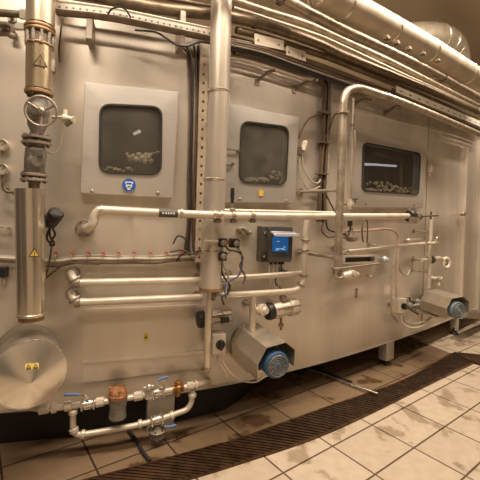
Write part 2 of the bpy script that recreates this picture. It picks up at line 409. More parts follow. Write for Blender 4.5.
# a cover strip rising along the front (right end) and the end post
for (xt, yt, xb, yb, wd, dp) in ((464.5, 147, 459, 318, .03, .05), (481, 140, 477, 312, .03, .06)):
    a, b = P(xt, yt, 0), P(xb, yb, 0); t, n = fr(uof(xt, yt)); z0, z1 = b.z, a.z
    m = MB(); m.box(V((a.x, a.y, (z0+z1)/2)) + n*dp/2, t*wd, n*dp/2, UP*((z1-z0)/2)); mesh('post', m, S_FACE, mach, bev=.004)
p, t, n, _ = FRM(462, 214, .05)
m = MB(); m.cyl(p - n*.02, p + n*.04, .03); m.cyl(p - t*.07, p + t*.07, .011); mesh('hinge', m, S_DULL, mach)
# legs
for (x, yt, yb, off, wd, foot) in ((161.5, 399, 426, .0, .098, 0), (391, 336, 355, .01, .075, 1), (303, 366, 384, -.35, .06, 1), (458.5, 318, 338, .02, .022, 1)):
    a = P(x, yt, off); t, n = fr(uof(x, yt)); g = V((a.x, a.y, 0))
    z0 = .06 if foot else .0
    m = MB(); m.box(V((a.x, a.y, (HB + .01 + z0)/2)) - n*.05, t*wd, n*.05, UP*((HB + .01 - z0)/2)); lg = mesh('leg', m, S_FACE, mach, bev=.004)
    if foot:
        m = MB(); m.lathe(g - n*.05, UP, [(0, .055), (.015, .055), (.03, .03), (.06, .026), (.10, .026)]); mesh('foot', m, RUBBER, lg)
# hatches
def bil(c4, off):
    q = [P(x, y, off) for x, y in c4]
    o0 = sum(q, V())/4
    ax = ((q[1]-q[0]) + (q[2]-q[3]))/4; ay = ((q[0]-q[3]) + (q[1]-q[2]))/4
    nn = ax.cross(ay).normalized()
    if nn.y > 0: nn = -nn
    return q, o0, ax, ay, nn
def quad_round(c4, off, r, n=5, shrink=0.0, org=None):      # rounded loop inside a quad on the front
    q = [P(x, y, off) for x, y in c4]
    c = sum(q, V())/4; q = [p + (c - p)*shrink for p in q]
    out = []
    for i in range(4):
        a, b, d = q[i-1], q[i], q[(i+1) % 4]
        u1, u2 = (a-b).normalized()*r, (d-b).normalized()*r
        for k in range(n+1):
            t = k/n; p0 = b + u1; p2 = b + u2
            out.append(p0*(1-t)**2 + b*2*t*(1-t) + p2*t*t)
    return out
def hatch(k, panel_label):
    outer, inner = HATCH[k]
    us = uof(*((inner[0][0]+inner[2][0])/2, 200)); t, n = fr(us)
    lo = quad_round(outer, HOFF, .012); li = quad_round(inner, HOFF, .075)
    fr_ = MB(); fr_.frame(lo, li, -n*(HOFF + .0))
    h = plabel(mesh('inspection_hatch', fr_, S_HATCH, mach, bev=.004), panel_label)
    # folded raised border
    b1 = quad_round(outer, HOFF, .012, shrink=.0); b2 = quad_round(outer, HOFF, .012, shrink=.045)
    
    g1 = quad_round(inner, HOFF, .08, shrink=-.02); g2 = quad_round(inner, HOFF, .07, shrink=.03)
    m = MB(); m.frame(g1, g2, n*.010); mesh('gasket', m, RUBBER, h)
    m = MB(); g3 = quad_round(inner, HOFF - .008, .075, shrink=.0); m.prism(g3, -n*.006); mesh('window_pane', m, GLASS[k], h)
    return h, t, n
h1, t1, n1 = hatch(1, 'square hatch with a blue round sign')
h2, t2, n2 = hatch(2, 'hatch with a misted window and two latches')
h3, t3, n3 = hatch(3, 'hatch with a wide landscape window')
# dark chambers behind the windows, with what the panes show
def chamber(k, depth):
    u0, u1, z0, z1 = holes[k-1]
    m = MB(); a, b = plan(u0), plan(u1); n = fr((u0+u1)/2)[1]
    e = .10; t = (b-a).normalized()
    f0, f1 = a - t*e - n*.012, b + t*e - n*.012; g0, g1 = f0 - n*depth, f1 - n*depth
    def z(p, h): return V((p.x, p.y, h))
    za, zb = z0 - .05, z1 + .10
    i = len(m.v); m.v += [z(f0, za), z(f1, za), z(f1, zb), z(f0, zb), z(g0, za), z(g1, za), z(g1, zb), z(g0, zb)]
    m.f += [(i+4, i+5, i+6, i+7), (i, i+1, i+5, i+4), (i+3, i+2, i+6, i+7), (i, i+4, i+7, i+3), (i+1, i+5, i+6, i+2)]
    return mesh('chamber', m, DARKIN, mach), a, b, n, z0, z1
ch, a, b, n, z0, z1 = chamber(1, .45)
m = MB()                                   # a spray pipe with clumps of pale debris on a ledge
pA = P(140, 158, -.10); m.cyl(P(128, 160, -.14), P(163, 151, -.10), .013)
mesh('spray_pipe', m, S_BRIGHT, ch)
m = MB()
for (x, y, r) in ((127, 154, .012), (129, 157, .014), (133, 156, .018), (136, 159, .02), (139, 155, .022), (142, 158, .026), (145, 161, .022), (148, 158, .026), (151, 161, .02), (150, 155, .018), (146, 155, .02), (140, 160, .018)): m.sphere(P(x, y, -.05), r*.95)
mesh('debris', m, FOAM, ch)
m = MB()
for x in range(102, 134, 2): m.sphere(P(x, 170.5 + random.uniform(-3, 1), -.08), random.uniform(.006, .014))
mesh('debris', m, FOAM, ch)
m = MB(); m.cyl(P(134, 134, -.16), P(139, 131.5, -.13), .011); m.sphere(P(139, 131.5, -.13), .014)  # glowing piece standing in for a lamp reflected in the pane
mesh('lamp_reflection', m, mat('white_reflection', (.9, .88, .84), 0, .3, .02, emit=.7), ch)
ch, a, b, n, z0, z1 = chamber(2, .45)
m = MB()
for i in range(40): m.sphere(P(245 + i*1.0, 181 - random.uniform(0, 3) - (7*random.random() if i > 24 else 0), -.06), random.uniform(.006, .016))
mesh('debris', m, FOAM, ch)
ch, a, b, n, z0, z1 = chamber(3, .5)
lt = mat('pale_blue_reflection', (.62, .68, .90), 0, .3, .02, emit=.75)  # glow for tubes that imitate a lamp's reflection in the pane
m = MB(); m.cyl(P(365, 164, -.12), P(396, 166, -.12), .012); m.cyl(P(365, 164.5, -.05), P(376, 164.5, -.05), .012); plabel(mesh('lamp_reflection', m, lt, ch), 'glowing pale blue tube imitating a lamp reflection')
m = MB(); m.cyl(P(401, 158, -.1), P(401, 195, -.1), .02); mesh('upright', m, S_DULL, ch)
m = MB()
for i in range(70): m.sphere(P(364 + i*.78, 190 + i*.04 - random.uniform(0, 1)**2*8*(1 if i < 42 else .6), -.05), random.uniform(.008, .020))
mesh('debris', m, FOAM, ch)
m = MB(); m.box((P(364, 157, -.2) + P(418, 160, -.2))/2, t3*.42, n3*.02, UP*.02); mesh('crossbar', m, S_DULL, ch)
# hatch details
p, t, n, _ = FRM(129, 185, HOFF + .004)
m = MB(); m.lathe(p, n, [(0, .044), (.002, .044)], 28); sg = mesh('mandatory_sign', m, BLUES, h1)
m = MB(); q = p + n*.002
m.lathe(q - UP*.004, n, [(0, .021), (.0012, .021)], 18); m.box(q + UP*.016 + n*.0008, t*.026, n*.0008, UP*.007)
m.prism([q - UP*.034 - t*.008, q - UP*.034 + t*.008, q - UP*.014 + t*.016, q - UP*.014 - t*.016], n*.0012)
mesh('pictogram', m, WHITE, sg)
m = MB(); m.box(q + UP*.010 + n*.0016, t*.016, n*.0006, UP*.006); m.box(q - UP*.010 + n*.0016, t*.010, n*.0006, UP*.003); mesh('pictogram', m, BLUES, sg)
for (hh, tt, nn, pts) in ((h1, t1, n1, ((158, 193), (92, 191))), (h3, t3, n3, ((366, 204), (414, 205))), (h2, t2, n2, ((240, 199), (286, 201)))):
    for (x, y) in pts:
        p = P(x, y, HOFF); m = MB(); m.lathe(p, nn, [(0, .012), (.006, .012), (.010, .007)], 12); mesh('hatch_bolt', m, S_DULL, hh)
p, t, n, _ = FRM(261, 193, HOFF)
m = MB(); m.box(p + n*.001, t*.022, n*.0015, UP*.023); o = plabel(mesh('sticker', m, YEL, h2), 'yellow square sticker')
for (x, y, x2, y2) in ((228, 149, 239, 151), (228, 165, 233, 164)):
    m = MB(); a = P(x, y, HOFF + .02); b = P(x2, y2, HOFF + .02); n = fr(uof(x, y))[1]
    m.tube([a - n*.03, a, b], .006, 8); m.cyl(b - n*.028, b + n*.006, .010); mesh('latch', m, S_DARK, h2)
for (x, y) in ((430, 169),):
    p, t, n, _ = FRM(x, y, .03); m = MB(); m.box(p, t*.022, n*.03, UP*.038); m.cyl(p + UP*.03, p + UP*.07, .009); m.cyl(p - UP*.03, p - UP*.09, .009); m.cyl(p, p - t*.07, .009)
    plabel(mesh('latch', m, CREAM, h3, bev=.006), 'cream door switch')
# ------------------------------------------------------------------ pipe helpers
def tubeobj(name, path, r, m, parent=None, seg=14): mb = MB(); mb.tube(path, r, seg); return mesh(name, mb, m, parent)
def pipe(name, label, cat, pts, off, rpx, m=S_PIPE, group=None, n=6, ref=None, seg=16):
    q = ref or pts[len(pts)//2]; r = rpx*MPP(q[0], q[1], (q[2] if len(q) > 2 else off))
    path = pp(pts, off, n)
    mb = MB(); mb.tube(path, r, seg)
    o = mesh(name, mb, m); tag(o, label, cat, group)
    return o, path, r
def sub(o): BASE.setdefault(o.name, BASE.get(o.name)); return o
def flange(parent, p, d, R, th, m=S_PIPE, name='flange', bolts=0):
    mb = MB(); d = d.normalized(); mb.lathe(p - d*th/2, d, [(0, R*.96), (th*.15, R), (th*.85, R), (th, R*.96)], 24)
    f = mesh(name, mb, m, parent)
    if bolts:
        x, y = perp(d)
        for k in range(bolts):
            a = 2*math.pi*k/bolts; c = p + (x*math.cos(a) + y*math.sin(a))*R*.8
            b = MB(); b.cyl(c - d*th*1.1, c + d*th*1.1, R*.11, seg=6); mesh('bolt', b, S_DARK, f)
    return f
def standoff(parent, px, py, off, r=.010, m=S_DULL, name='bracket'):
    p = P(px, py, off); n = fr(uof(px, py))[1]
    mb = MB(); mb.cyl(p, p - n*(off - .001), r, seg=8); mb.lathe(p - n*(off - .001), n, [(0, r*2.4), (.006, r*2.4)], 12)
    return mesh(name, mb, m, parent)
def clamp(parent, p, d, r, m=S_DULL, name='pipe_clamp'):
    mb = MB(); d = d.normalized(); mb.lathe(p - d*.010, d, [(0, r*1.12), (.002, r*1.2), (.018, r*1.2), (.020, r*1.12)], 18)
    x, y = perp(d); mb.box(p + x*r*1.4, x*r*.35, y*r*.25, d*.008); return mesh(name, mb, m, parent)
def at_x(path, k): i = int(k*(len(path)-1)); j = min(i+1, len(path)-1); return path[i], (path[j]-path[max(0, j-1)]).normalized()
# ------------------------------------------------------------------ overhead services, from the front backwards
def oh(name, label, cat, pts, off, rpx, m, ref, group=None): return pipe(name, label, cat, pts, off, rpx, m, group, 8, ref, 18)
o, path, r = oh('insulated_duct', 'thickest silver clad duct, topmost of the pipes running overhead to the right', 'duct',
   [(318, -9), (340, 3), (380, 24), (420, 45.5), (450, 63), (480, 81), (490, 86.8)], .45, 12.2, mat('dull_foil_cladding', (.50, .43, .33), .4, .46, .16, 9, bump=.25), (420, 45))
for k in (.2, .38, .55, .75): p, d = at_x(path, k); m = MB(); m.lathe(p - d*.012, d, [(0, r*1.0), (.004, r*1.035), (.02, r*1.035), (.024, r)], 28); mesh('seam_band', m, S_CLAD, o)
z_ = path[0].z; tl = [(lambda q: V((q.x, q.y, z_)))(plan(u) + fr(u)[1]*.45) for u in range(-60, 306, 12)] + [path[1]]
m = MB(); m.tube(spline(tl, 3), .036, 14); mesh('tail_pipe', m, S_OVER, o)
m = MB(); m.lathe(path[0], path[0] - path[1], [(-.01, r*1.02), (.02, r*.9), (.08, .04)], 24); mesh('reducer', m, S_CLAD, o)
for u in (0, 150):
    q = plan(u) + fr(u)[1]*.45; q = V((q.x, q.y, z_)); m = MB(); m.cyl(q, V((q.x, q.y, 5.0)), .008, seg=8); mesh('hanger', m, S_DULL, o)
for (x, y) in ((389, 37), (399, 42), (411, 48), (425, 53), (440, 60)):
    p = P(x, y, .58); n = fr(uof(x, y))[1]; m = MB(); m.box(p - n*.02, fr(uof(x, y))[0]*.022, n*.02, UP*.014); plabel(mesh('buckle', m, S_OVERD, o, bev=.004), 'small toggle buckle')
GP = 'pipes running overhead along the machine'
o, path, r = oh('overhead_pipe', 'bright steel pipe directly below the thick clad duct', 'pipe',
   [(262, -15), (291, 3), (340, 29), (385, 49), (427, 69), (455, 84), (480, 98), (490, 103.5)], .26, 4.4, S_OVER, (400, 56), GP)
for k in (.12, .66): p, d = at_x(path, k); clamp(o, p, d, r*1.15, S_DARK)
o, path, r = oh('overhead_pipe', 'steel pipe crossing behind the vertical clad duct, lower of the two bigger pipes', 'pipe',
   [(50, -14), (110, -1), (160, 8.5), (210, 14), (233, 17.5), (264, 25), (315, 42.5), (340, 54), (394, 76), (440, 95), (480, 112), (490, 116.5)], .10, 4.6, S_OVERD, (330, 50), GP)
for k in (.44, .90): p, d = at_x(path, k); m = MB(); m.lathe(p - d*.02, d, [(0, r*1.02), (.004, r*1.18), (.036, r*1.18), (.04, r*1.02)], 20); mesh('coupling', m, S_DARK, o)
oh('overhead_pipe', 'thin steel pipe just under the bright pipe at the top', 'pipe',
   [(210, -8), (240, 2), (267, 11), (306, 23), (340, 38), (390, 61), (440, 86), (480, 106), (490, 111.0)], .10, 2.6, S_OVER, (330, 34), GP)
oh('overhead_pipe', 'thin dull pipe running between two thicker overhead pipes', 'pipe',
   [(233, 8), (262, 17), (315, 34.5), (340, 45), (400, 73), (440, 91), (480, 109.5), (490, 114.1)], .09, 1.8, S_DULL, (330, 41), GP)
oh('overhead_pipe', 'dark pipe sagging under the bigger pipes above the right hatch', 'pipe',
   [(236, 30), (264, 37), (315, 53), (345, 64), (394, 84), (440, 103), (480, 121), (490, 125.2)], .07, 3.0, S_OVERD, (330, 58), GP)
oh('overhead_pipe', 'dark thin pipe at the very top, near the vertical clad duct', 'pipe',
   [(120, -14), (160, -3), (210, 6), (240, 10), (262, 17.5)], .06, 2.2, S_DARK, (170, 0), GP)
oh('conduit', 'thin pale conduit below the cable tray, between vertical duct and brackets', 'conduit',
   [(226, 56), (245, 60), (262, 65), (280, 70.5), (300, 77), (317, 80)], .10, 1.9, S_PIPEW, (270, 67))
# cable trays: perforated upright strips with a rail below
def tray(label, top, bot, off, x0, x1, step, railr, m_, n=26):
    t_ = thing('cable_tray', label, 'cable tray', P(*bot[len(bot)//2], off))
    a = resample(pp([(x, y) for x, y in top], off, 8), n); b = resample(pp([(x, y) for x, y in bot], off, 8), n)
    sm = MB(); cell = 0
    for i in range(n-1):                    # perforated: each cell is a frame round an oblong hole
        q = [a[i], a[i+1], b[i+1], b[i]]; c = sum(q, V())/4
        ax = (q[1]-q[0])*.5; ay = (q[0]-q[3])*.5
        nn = ax.cross(ay).normalized(); nn = -nn if nn.y > 0 else nn
        ho = [c + ax*math.cos(math.radians(w_))*.38 + ay*math.sin(math.radians(w_))*.22 for w_ in (135, 90, 45, 0, -45, -90, -135, 180)]
        oo = [q[0], (q[0]+q[1])/2, q[1], (q[1]+q[2])/2, q[2], (q[2]+q[3])/2, q[3], (q[3]+q[0])/2]
        sm.frame(oo, ho, nn*.003)
    mesh('perforated_side', sm, m_, t_)
    bp_ = MB(); bk_ = [fr(uof(*top[0]))[1]*-.045 for _ in a]; bp_.ring_([[a[i] + bk_[i], b[i] + bk_[i], b[i] + bk_[i]*1.1, a[i] + bk_[i]*1.1] for i in range(n)]); mesh('back_side', bp_, S_DARK, t_)
    rl = MB(); rl.tube(b, railr, 6); mesh('rail', rl, S_OVERD, t_)
    rl = MB(); rl.tube(a, railr*.5, 6); mesh('rail', rl, m_, t_)
    return t_
TRAYM = mat('tray_zinc', (.80, .76, .67), .15, .45, .1, 12)
tr = tray('perforated pale cable tray above the left hatch', [(56, 1), (110, 8), (160, 18), (212, 29)], [(56, 12), (110, 18), (160, 28), (212, 39)], .16, 0, 0, 0, .019, TRAYM)
for (x, y0, y1) in ((90, 16, 40), (183, 12, 47)):
    a, b = P(x, y0, .14), P(x, y1, .14); t, n = fr(uof(x, y0)); z0, z1 = b.z, a.z
    m = MB(); m.box(V((a.x, a.y, (z0+z1)/2)) - n*.06, t*.019, n*.08, UP*((z1-z0)/2)); mesh('bracket', m, S_DULL, tr, bev=.003)
tr = tray('dark cable tray below the bundle of overhead pipes, over the middle hatch', [(226, 38), (262, 46), (300, 60), (345, 76), (375, 87)], [(226, 46), (262, 54), (300, 68), (345, 83), (375, 94)], .08, 0, 0, 0, .014, S_DULL)
for (x, y) in ((240, 50), (330, 79)): standoff(tr, x, y, .08, .012)
for (c4, lab) in ((((254, 34), (283, 41), (283, 51), (254, 45)), 'larger pale cover plate hanging on the overhead tray, left of a narrower one'), (((286, 46), (305, 52), (305, 63), (286, 57)), 'narrower pale cover plate on the overhead tray, above a bracket')):
    pl = thing('cover_plate', lab, 'plate', P(*c4[3], .10), 'cover plates on the tray'); m = quadplate(c4, .10, .012); mesh('plate', m, mat('pale_plate', (.55, .48, .38), .3, .45), pl, bev=.002)
    n = fr(uof(*c4[0]))[1]
    for s_ in (.15, .85):
        p = P(c4[0][0]+(c4[1][0]-c4[0][0])*s_, c4[0][1]+(c4[1][1]-c4[0][1])*s_+5, .112); m = MB(); m.lathe(p, n, [(0, .009), (.004, .008)], 10); mesh('screw', m, S_DARK, pl)
    m = MB(); p = P((c4[0][0]+c4[1][0])/2, (c4[0][1]+c4[2][1])/2, .10); m.cyl(p, p - n*.02, .02); mesh('hook', m, S_DULL, pl)
tr = tray('short bright perforated cable tray above the right hatch', [(396, 86), (420, 96), (446, 107), (482, 122)], [(396, 93), (420, 103), (446, 113.5), (482, 128)], .24, 0, 0, 0, .008, TRAYM, 14)
standoff(tr, 420, 102, .24, .012); standoff(tr, 470, 122, .24, .012)
# angled support brackets under the trays
for (a_, b_, lab) in (((275, 70), (257, 82), 'dark angled bracket under the tray, nearest the vertical clad duct'), ((316, 80), (294, 90), 'dark angled bracket at the end of the pale conduit'),
                      ((372, 100), (354, 104), 'dark curved bracket beside the bend of the right riser pipe'), ((402, 105), (385, 114), 'dark curved bracket over the right hatch')):
    br = thing('tray_bracket', lab, 'bracket', P(*b_, .0), 'brackets under the overhead tray')
    p0, p1 = P(*a_, .12), P(*b_, .004); n = fr(uof(*b_))[1]
    m = MB(); pm = (p0 + p1)/2 + UP*.02; m.tube(spline([p0, pm, p1], 5), [.014]*11, 4); mesh('arm', m, S_DARK, br)
    m = MB(); m.box(p1 + n*.002, fr(uof(*b_))[0]*.02, n*.006, UP*.03); mesh('foot_plate', m, S_DULL, br)
# loose cables on the trays
def cable(label, pts, off, rpx, m=CAB_B, group=None, ref=None, cat='cable', name='cable'):
    return pipe(name, label, cat, pts, off, rpx, m, group, 7, ref, 8)[0]
cable('black cable looping over the perforated tray above the left hatch', [(108, 14, .17), (112, 9, .20), (120, 7, .21), (126, 10, .21), (131, 18, .20)], .20, .9, BLACK)
cable('black cable drooping below the tray beside the vertical clad duct', [(135, 30), (155, 32), (166, 38), (176, 44.5), (188, 46), (200, 42), (213, 44)], .19, 1.1, BLACK)
cable('thin dark cable hanging straight down beside the left insulated riser', [(62, 14), (61, 30), (59, 48), (60, 62)], .03, .8, CAB_B)
GC = 'cables along the overhead tray'
for i in range(5):
    cable(['brown cable lying topmost on the dark overhead tray', 'brown cable second from the top on the dark overhead tray', 'brown cable in the middle of the dark overhead tray', 'dark cable low on the dark overhead tray', 'lowest dark cable on the dark overhead tray'][i],
          [(226, 40 + i*2.1), (262, 48 + i*2 + random.uniform(-1, 1)), (300, 61 + i*2.2 + random.uniform(-1, 1)), (345, 77 + i*2.3 + random.uniform(-1, 1)), (395, 93 + i*2.2), (440, 109 + i*1.8), (482, 126 + i*1.5)], .105 + .012*i, 1.0, [CAB_B, CAB_B, CAB_G, BLACK, BLACK][i], GC)
# big clad elbow behind the duct
o, path, r = oh('insulated_elbow', 'bulging shiny clad pipe elbow behind the thick overhead duct', 'pipe',
   [(380, 46), (400, 40), (420, 37), (436, 37), (447, 41), (454, 49), (457, 61), (458, 85)], -.30, 12.8, mat('shiny_foil', (.60, .54, .42), .75, .30, .08, 10), (440, 35))
for k in (.45, .58, .70): p, d = at_x(path, k); m = MB(); m.lathe(p - d*.012, d, [(0, r*1.0), (.005, r*1.05), (.019, r*1.05), (.024, r)], 26); mesh('seam_band', m, S_CLAD, o)
# left end of the overhead services
o, path, r = oh('header_pipe', 'dark horizontal pipe at the top left corner, ending behind the insulated riser', 'pipe', [(-30, 13), (0, 13), (20, 14.5), (44, 16)], .07, 3.6, S_DARK, (0, 13)); standoff(o, 8, 13, .07, .012)
o, path, r = oh('drop_pipe', 'dark pipe bending down at the left edge under the header pipe', 'pipe', [(-30, 24.5), (-5, 24.5), (6, 25), (11.5, 28), (12.5, 37)], .05, 2.6, S_DARK, (5, 25))
flange(o, P(12.5, 36, .05), UP, r*1.6, .02, S_DULL); standoff(o, 2, 25, .05, .01)
p, t, n, _ = FRM(23.5, 14.5, .115); m = MB(); m.box(p, t*.021, n*.012, UP*.03); o = tag(mesh('junction_box', m, CREAM, bev=.003), 'small pale square box beside the insulated riser at the top left', 'box')
# ------------------------------------------------------------------ the left riser, its valves and the drum
RO = .28
def col(px, y0, y1, rpx): return P(px, y0, RO), P(px, y1, RO), rpx*MPP(px, (y0+y1)/2, RO)
a = P(41, -40, RO); b = P(40, 26, RO); b = V((a.x, a.y, b.z)); AX = a.xy.copy()
ris = thing('insulated_riser', 'thick clad pipe at the upper left with a triangle warning sign', 'pipe', P(39, 90, RO))
rk = MPP(40, 50, RO)
x0, x1, x2 = P(41.5, -40, RO), P(40.5, 26, RO), P(39, 90, RO)
m = MB(); m.cyl(x0, x1, 13.5*rk, 13*rk, 32); mesh('upper_cladding', m, mat('warm_cladding', (.62, .54, .42), .8, .30, .06, 5), ris)
dv = (x0 - x1).normalized()
m = MB()
for y, R, th in ((29, 14.2, .018), (32.5, 14.0, .016), (46, 13.2, .012)): q = P(40, y, RO); m.lathe(q - dv*th/2, dv, [(0, R*rk*.97), (th*.3, R*rk), (th*.7, R*rk), (th, R*rk*.97)], 32)
mesh('coupling', m, RUSTB, ris)
m = MB(); m.cyl(P(40, 27, RO), P(39.5, 48, RO), 11*rk, seg=28); mesh('neck', m, S_DARK, ris)
for k in range(10):
    a_ = 2*math.pi*k/10; q = P(40, 39.5, RO); xx, yy = perp(dv); c = q + (xx*math.cos(a_) + yy*math.sin(a_))*11.6*rk
    m = MB(); m.cyl(c - dv*.045, c + dv*.045, .012, seg=6); mesh('bolt', m, S_BRIGHT, ris)
m = MB(); m.cyl(P(39.5, 47, RO), x2, 12*rk, 12*rk, 32); cldd = mesh('lower_cladding', m, mat('yellowed_cladding', (.50, .40, .27), .85, .3, .08, 5), ris)
nr = (EYE - P(39, 65, RO)); nr.z = 0; nr.normalize(); tr_ = V((-nr.y, nr.x, 0)); tr_ = tr_ if tr_.x > 0 else -tr_
warn_triangle(P(40, 66, RO) + nr*(12*rk + .0005), 0, 0, .042, tr_, nr, cldd, 'dark triangle warning sign', BLACK, mat('aged_yellow_sign', (.22, .155, .06), 0, .5))
for (x, y) in ((27, 66), (53, 66)): q = P(x, y, RO); m = MB(); m.box(q, tr_*.008, nr*.012, UP*.035); mesh('buckle', m, S_DULL, cldd)
standoff(ris, 40, 55, RO - .05, .015)
vl = thing('gate_valve', 'cast gate valve with a round handwheel under the insulated riser', 'valve', P(37, 137, RO))
m = MB(); m.lathe(P(37, 137, RO), P(39, 91, RO) - P(37, 137, RO), [(0, 6*rk), (.03, 6*rk), (.07, 9*rk), (.14, 10*rk), (.2, 9*rk), (.25, 7*rk), ((P(39, 91, RO)-P(37, 137, RO)).length, 7*rk)], 24)
mesh('valve_body', m, S_CAST, vl)
flange(vl, P(39, 93, RO), UP, 13*rk, .022, RUSTB, bolts=8); flange(vl, P(37, 138, RO), UP, 13.5*rk, .016, S_DULL, bolts=8)
wc_ = P(41, 111, RO + .12); wn = (EYE - wc_).normalized(); wn = (wn + UP*.1 + V((-.25, 0, 0))).normalized(); wr = 14.5*MPP(41, 111, RO + .12)
m = MB(); m.torus(wc_, wn, wr, .0065, 40, 10); hw = plabel(mesh('handwheel', m, S_DULL, vl), 'round steel handwheel')
xx, yy = perp(wn); m = MB()
for k in range(3): a_ = 2*math.pi*k/3 + .5; d = xx*math.cos(a_) + yy*math.sin(a_); m.tube([wc_ - wn*.012, wc_ + d*wr*.5 - wn*.008, wc_ + d*wr], .008, 8)
m.lathe(wc_ - wn*.03, wn, [(0, .022), (.035, .022), (.045, .012)], 16); mesh('spoke', m, S_DULL, hw)
m = MB(); m.cyl(wc_ - wn*.02, P(39, 112, RO), .012); m.lathe(P(39, 112, RO), wn, [(0, .06), (.05, .05), (.06, .03), (.09, .025)], 20); mesh('bonnet', m, S_CAST, vl)
sv = thing('needle_valve', 'small pale needle valve sticking out right of the handwheel', 'valve', P(65, 118, RO - .02))
m = MB(); m.tube([P(52, 117, RO), P(60, 117, RO), P(65, 118, RO)], .009, 10); mesh('stub', m, S_DULL, sv)
m = MB(); q = P(65, 118, RO); m.sphere(q, .024); m.cyl(q - UP*.02, q + UP*.05, .013); m.lathe(q + V((.02, 0, 0)), V((1, -.3, -.3)), [(0, .014), (.03, .014), (.035, .02), (.045, .02)], 12); mesh('valve_body', m, CREAM, sv)
m = MB(); q = P(69, 123, RO + .02); m.box(q, V((.02, 0, .014)), V((0, .01, 0)), V((-.006, 0, .008))); mesh('handle', m, S_DARK, sv)
cable('thin tube curling down from the needle valve to the lower flange', [(62, 121), (62, 135), (60, 147), (54, 153), (46, 152)], RO - .01, .9, S_PIPE, cat='tube', name='impulse_tube')
st = thing('control_strainer', 'flanged strainer body between gate valve and lower clad pipe', 'valve', P(34, 186, RO))
flange(st, P(36.5, 143.5, RO), UP, 13.5*rk, .016, S_DULL, bolts=8); flange(st, P(34, 175, RO), UP, 12*rk, .016, S_DULL, bolts=8); flange(st, P(34, 180, RO), UP, 12.5*rk, .014, S_DULL, bolts=8)
m = MB(); m.lathe(P(34, 176, RO), P(36.5, 143, RO) - P(34, 176, RO), [(0, 7*rk), (.02, 9.5*rk), (.12, 10*rk), (.16, 9.5*rk), (.19, 6*rk), ((P(36.5, 143, RO)-P(34, 176, RO)).length, 6*rk)], 10); mesh('strainer_body', m, S_CAST, st)
q = P(37, 161, RO); nr = (EYE - q).normalized(); m = MB(); m.lathe(q, nr, [(0, 8*rk), (.06, 8*rk), (.066, 5*rk), (.075, 5*rk)], 20); plabel(mesh('cap', m, S_CAST, st), 'round strainer cap')
m = MB(); m.box(P(37, 153, RO + .065), V((.04, 0, 0)), V((0, .012, 0)), UP*.018); mesh('name_plate', m, S_BRIGHT, st)
m = MB(); m.cyl(P(34, 179, RO), P(34, 190, RO), 5*rk); mesh('neck', m, S_DARK, st)
LW = thing('lower_clad_pipe', 'shiny clad vertical pipe with yellow warning sign, standing on the drum', 'pipe', P(31.5, 317, RO))
m = MB(); m.cyl(P(29.8, 189, RO), P(31.5, 314, RO), 13.6*rk, 12.8*rk, 36); c_ = mesh('cladding', m, S_CLAD, LW)
m = MB(); q = P(31.5, 314, RO); m.lathe(q - UP*.01, UP, [(0, 12.8*rk), (.004, 13.6*rk), (.016, 13.6*rk), (.02, 12.8*rk)], 36); mesh('end_band', m, S_BRIGHT, c_)
m = MB(); q = P(31.5, 320, RO); m.cyl(q, P(31.5, 314, RO), 11.5*rk, seg=30); mesh('collar', m, RUSTB, LW)
q = P(34.5, 252, RO); nr = EYE - q; nr.z = 0; nr.normalize(); tr_ = V((-nr.y, nr.x, 0)); tr_ = tr_ if tr_.x > 0 else -tr_
warn_triangle(q + nr*(13.4*rk), 0, 0, .030, tr_, nr, c_, 'yellow triangle warning sign')
DF = .40
dc = P(29.5, 374, DF); db = P(25.5, 350, 0.002); nd = dc - db; nd.z = 0; DF = nd.length; nd.normalize(); td = V((-nd.y, nd.x, 0)); td = td if td.x > 0 else -td
DR = 32.9*MPP(31, 373, .40)
db = dc - nd*DF
drm = thing('conical_drum', 'large steel drum with a conical polished end at the lower left', 'drum', dc - UP*DR)
m = MB(); m.lathe(db, nd, [(0, DR*.93), (DF*.15, DR), (DF - .012, DR), (DF, DR*1.0)], 48); mesh('shell', m, S_DULL, drm)
m = MB(); tip = nd + V((-.03, 0, -.03)); m.lathe(dc, nd, [(-.006, DR*1.03), (.004, DR*1.03), (.006, DR*.99), (.13, .006)], 64); cn = mesh('cone_end', m, S_CONE, drm)
m = MB(); m.torus(dc, nd, DR*1.015, .006, 56, 8); mesh('rim', m, S_BRIGHT, cn)
for k in range(7):
    a_ = 2*math.pi*k/7 + .4; d = td*math.cos(a_) + UP*math.sin(a_); c = dc + d*DR*.9 + nd*.012; m = MB(); m.lathe(c, nd, [(0, .005), (.005, .004)], 8); mesh('rivet', m, S_DARK, cn)
#m = MB(); m.prism([dc + td*DR*.25 + nd*.078 - UP*.0, dc + td*DR*.262 + nd*.078, dc + nd*.102 + td*.006, dc + nd*.102], nd*.001)
# two yellow signs on the cone, tilted with it
cd_ = (nd*.82 + UP*.5).normalized(); uy = (UP - cd_*UP.dot(cd_)).normalized()
for k, (sx, sy) in enumerate(((-.012, .074), (.022, .070))):
    c = dc + td*sx + UP*sy + nd*(.006 + .124*(1 - math.hypot(sx, sy)/(DR*.99)) + .004)
    m = MB(); m.box(c, td*.016, uy*.017, cd_*.001); o = plabel(mesh('sticker', m, YEL, cn), 'small yellow sticker')
    m = MB(); c2 = c + cd_*.0012; m.frame([c2 + uy*.013, c2 - uy*.007 - td*.012, c2 - uy*.007 + td*.012], [c2 + uy*.006, c2 - uy*.004 - td*.006, c2 - uy*.004 + td*.006], cd_*.001); m.box(c2 - uy*.012, td*.012, uy*.003, cd_*.001); mesh('pictogram', m, BLACK, o)
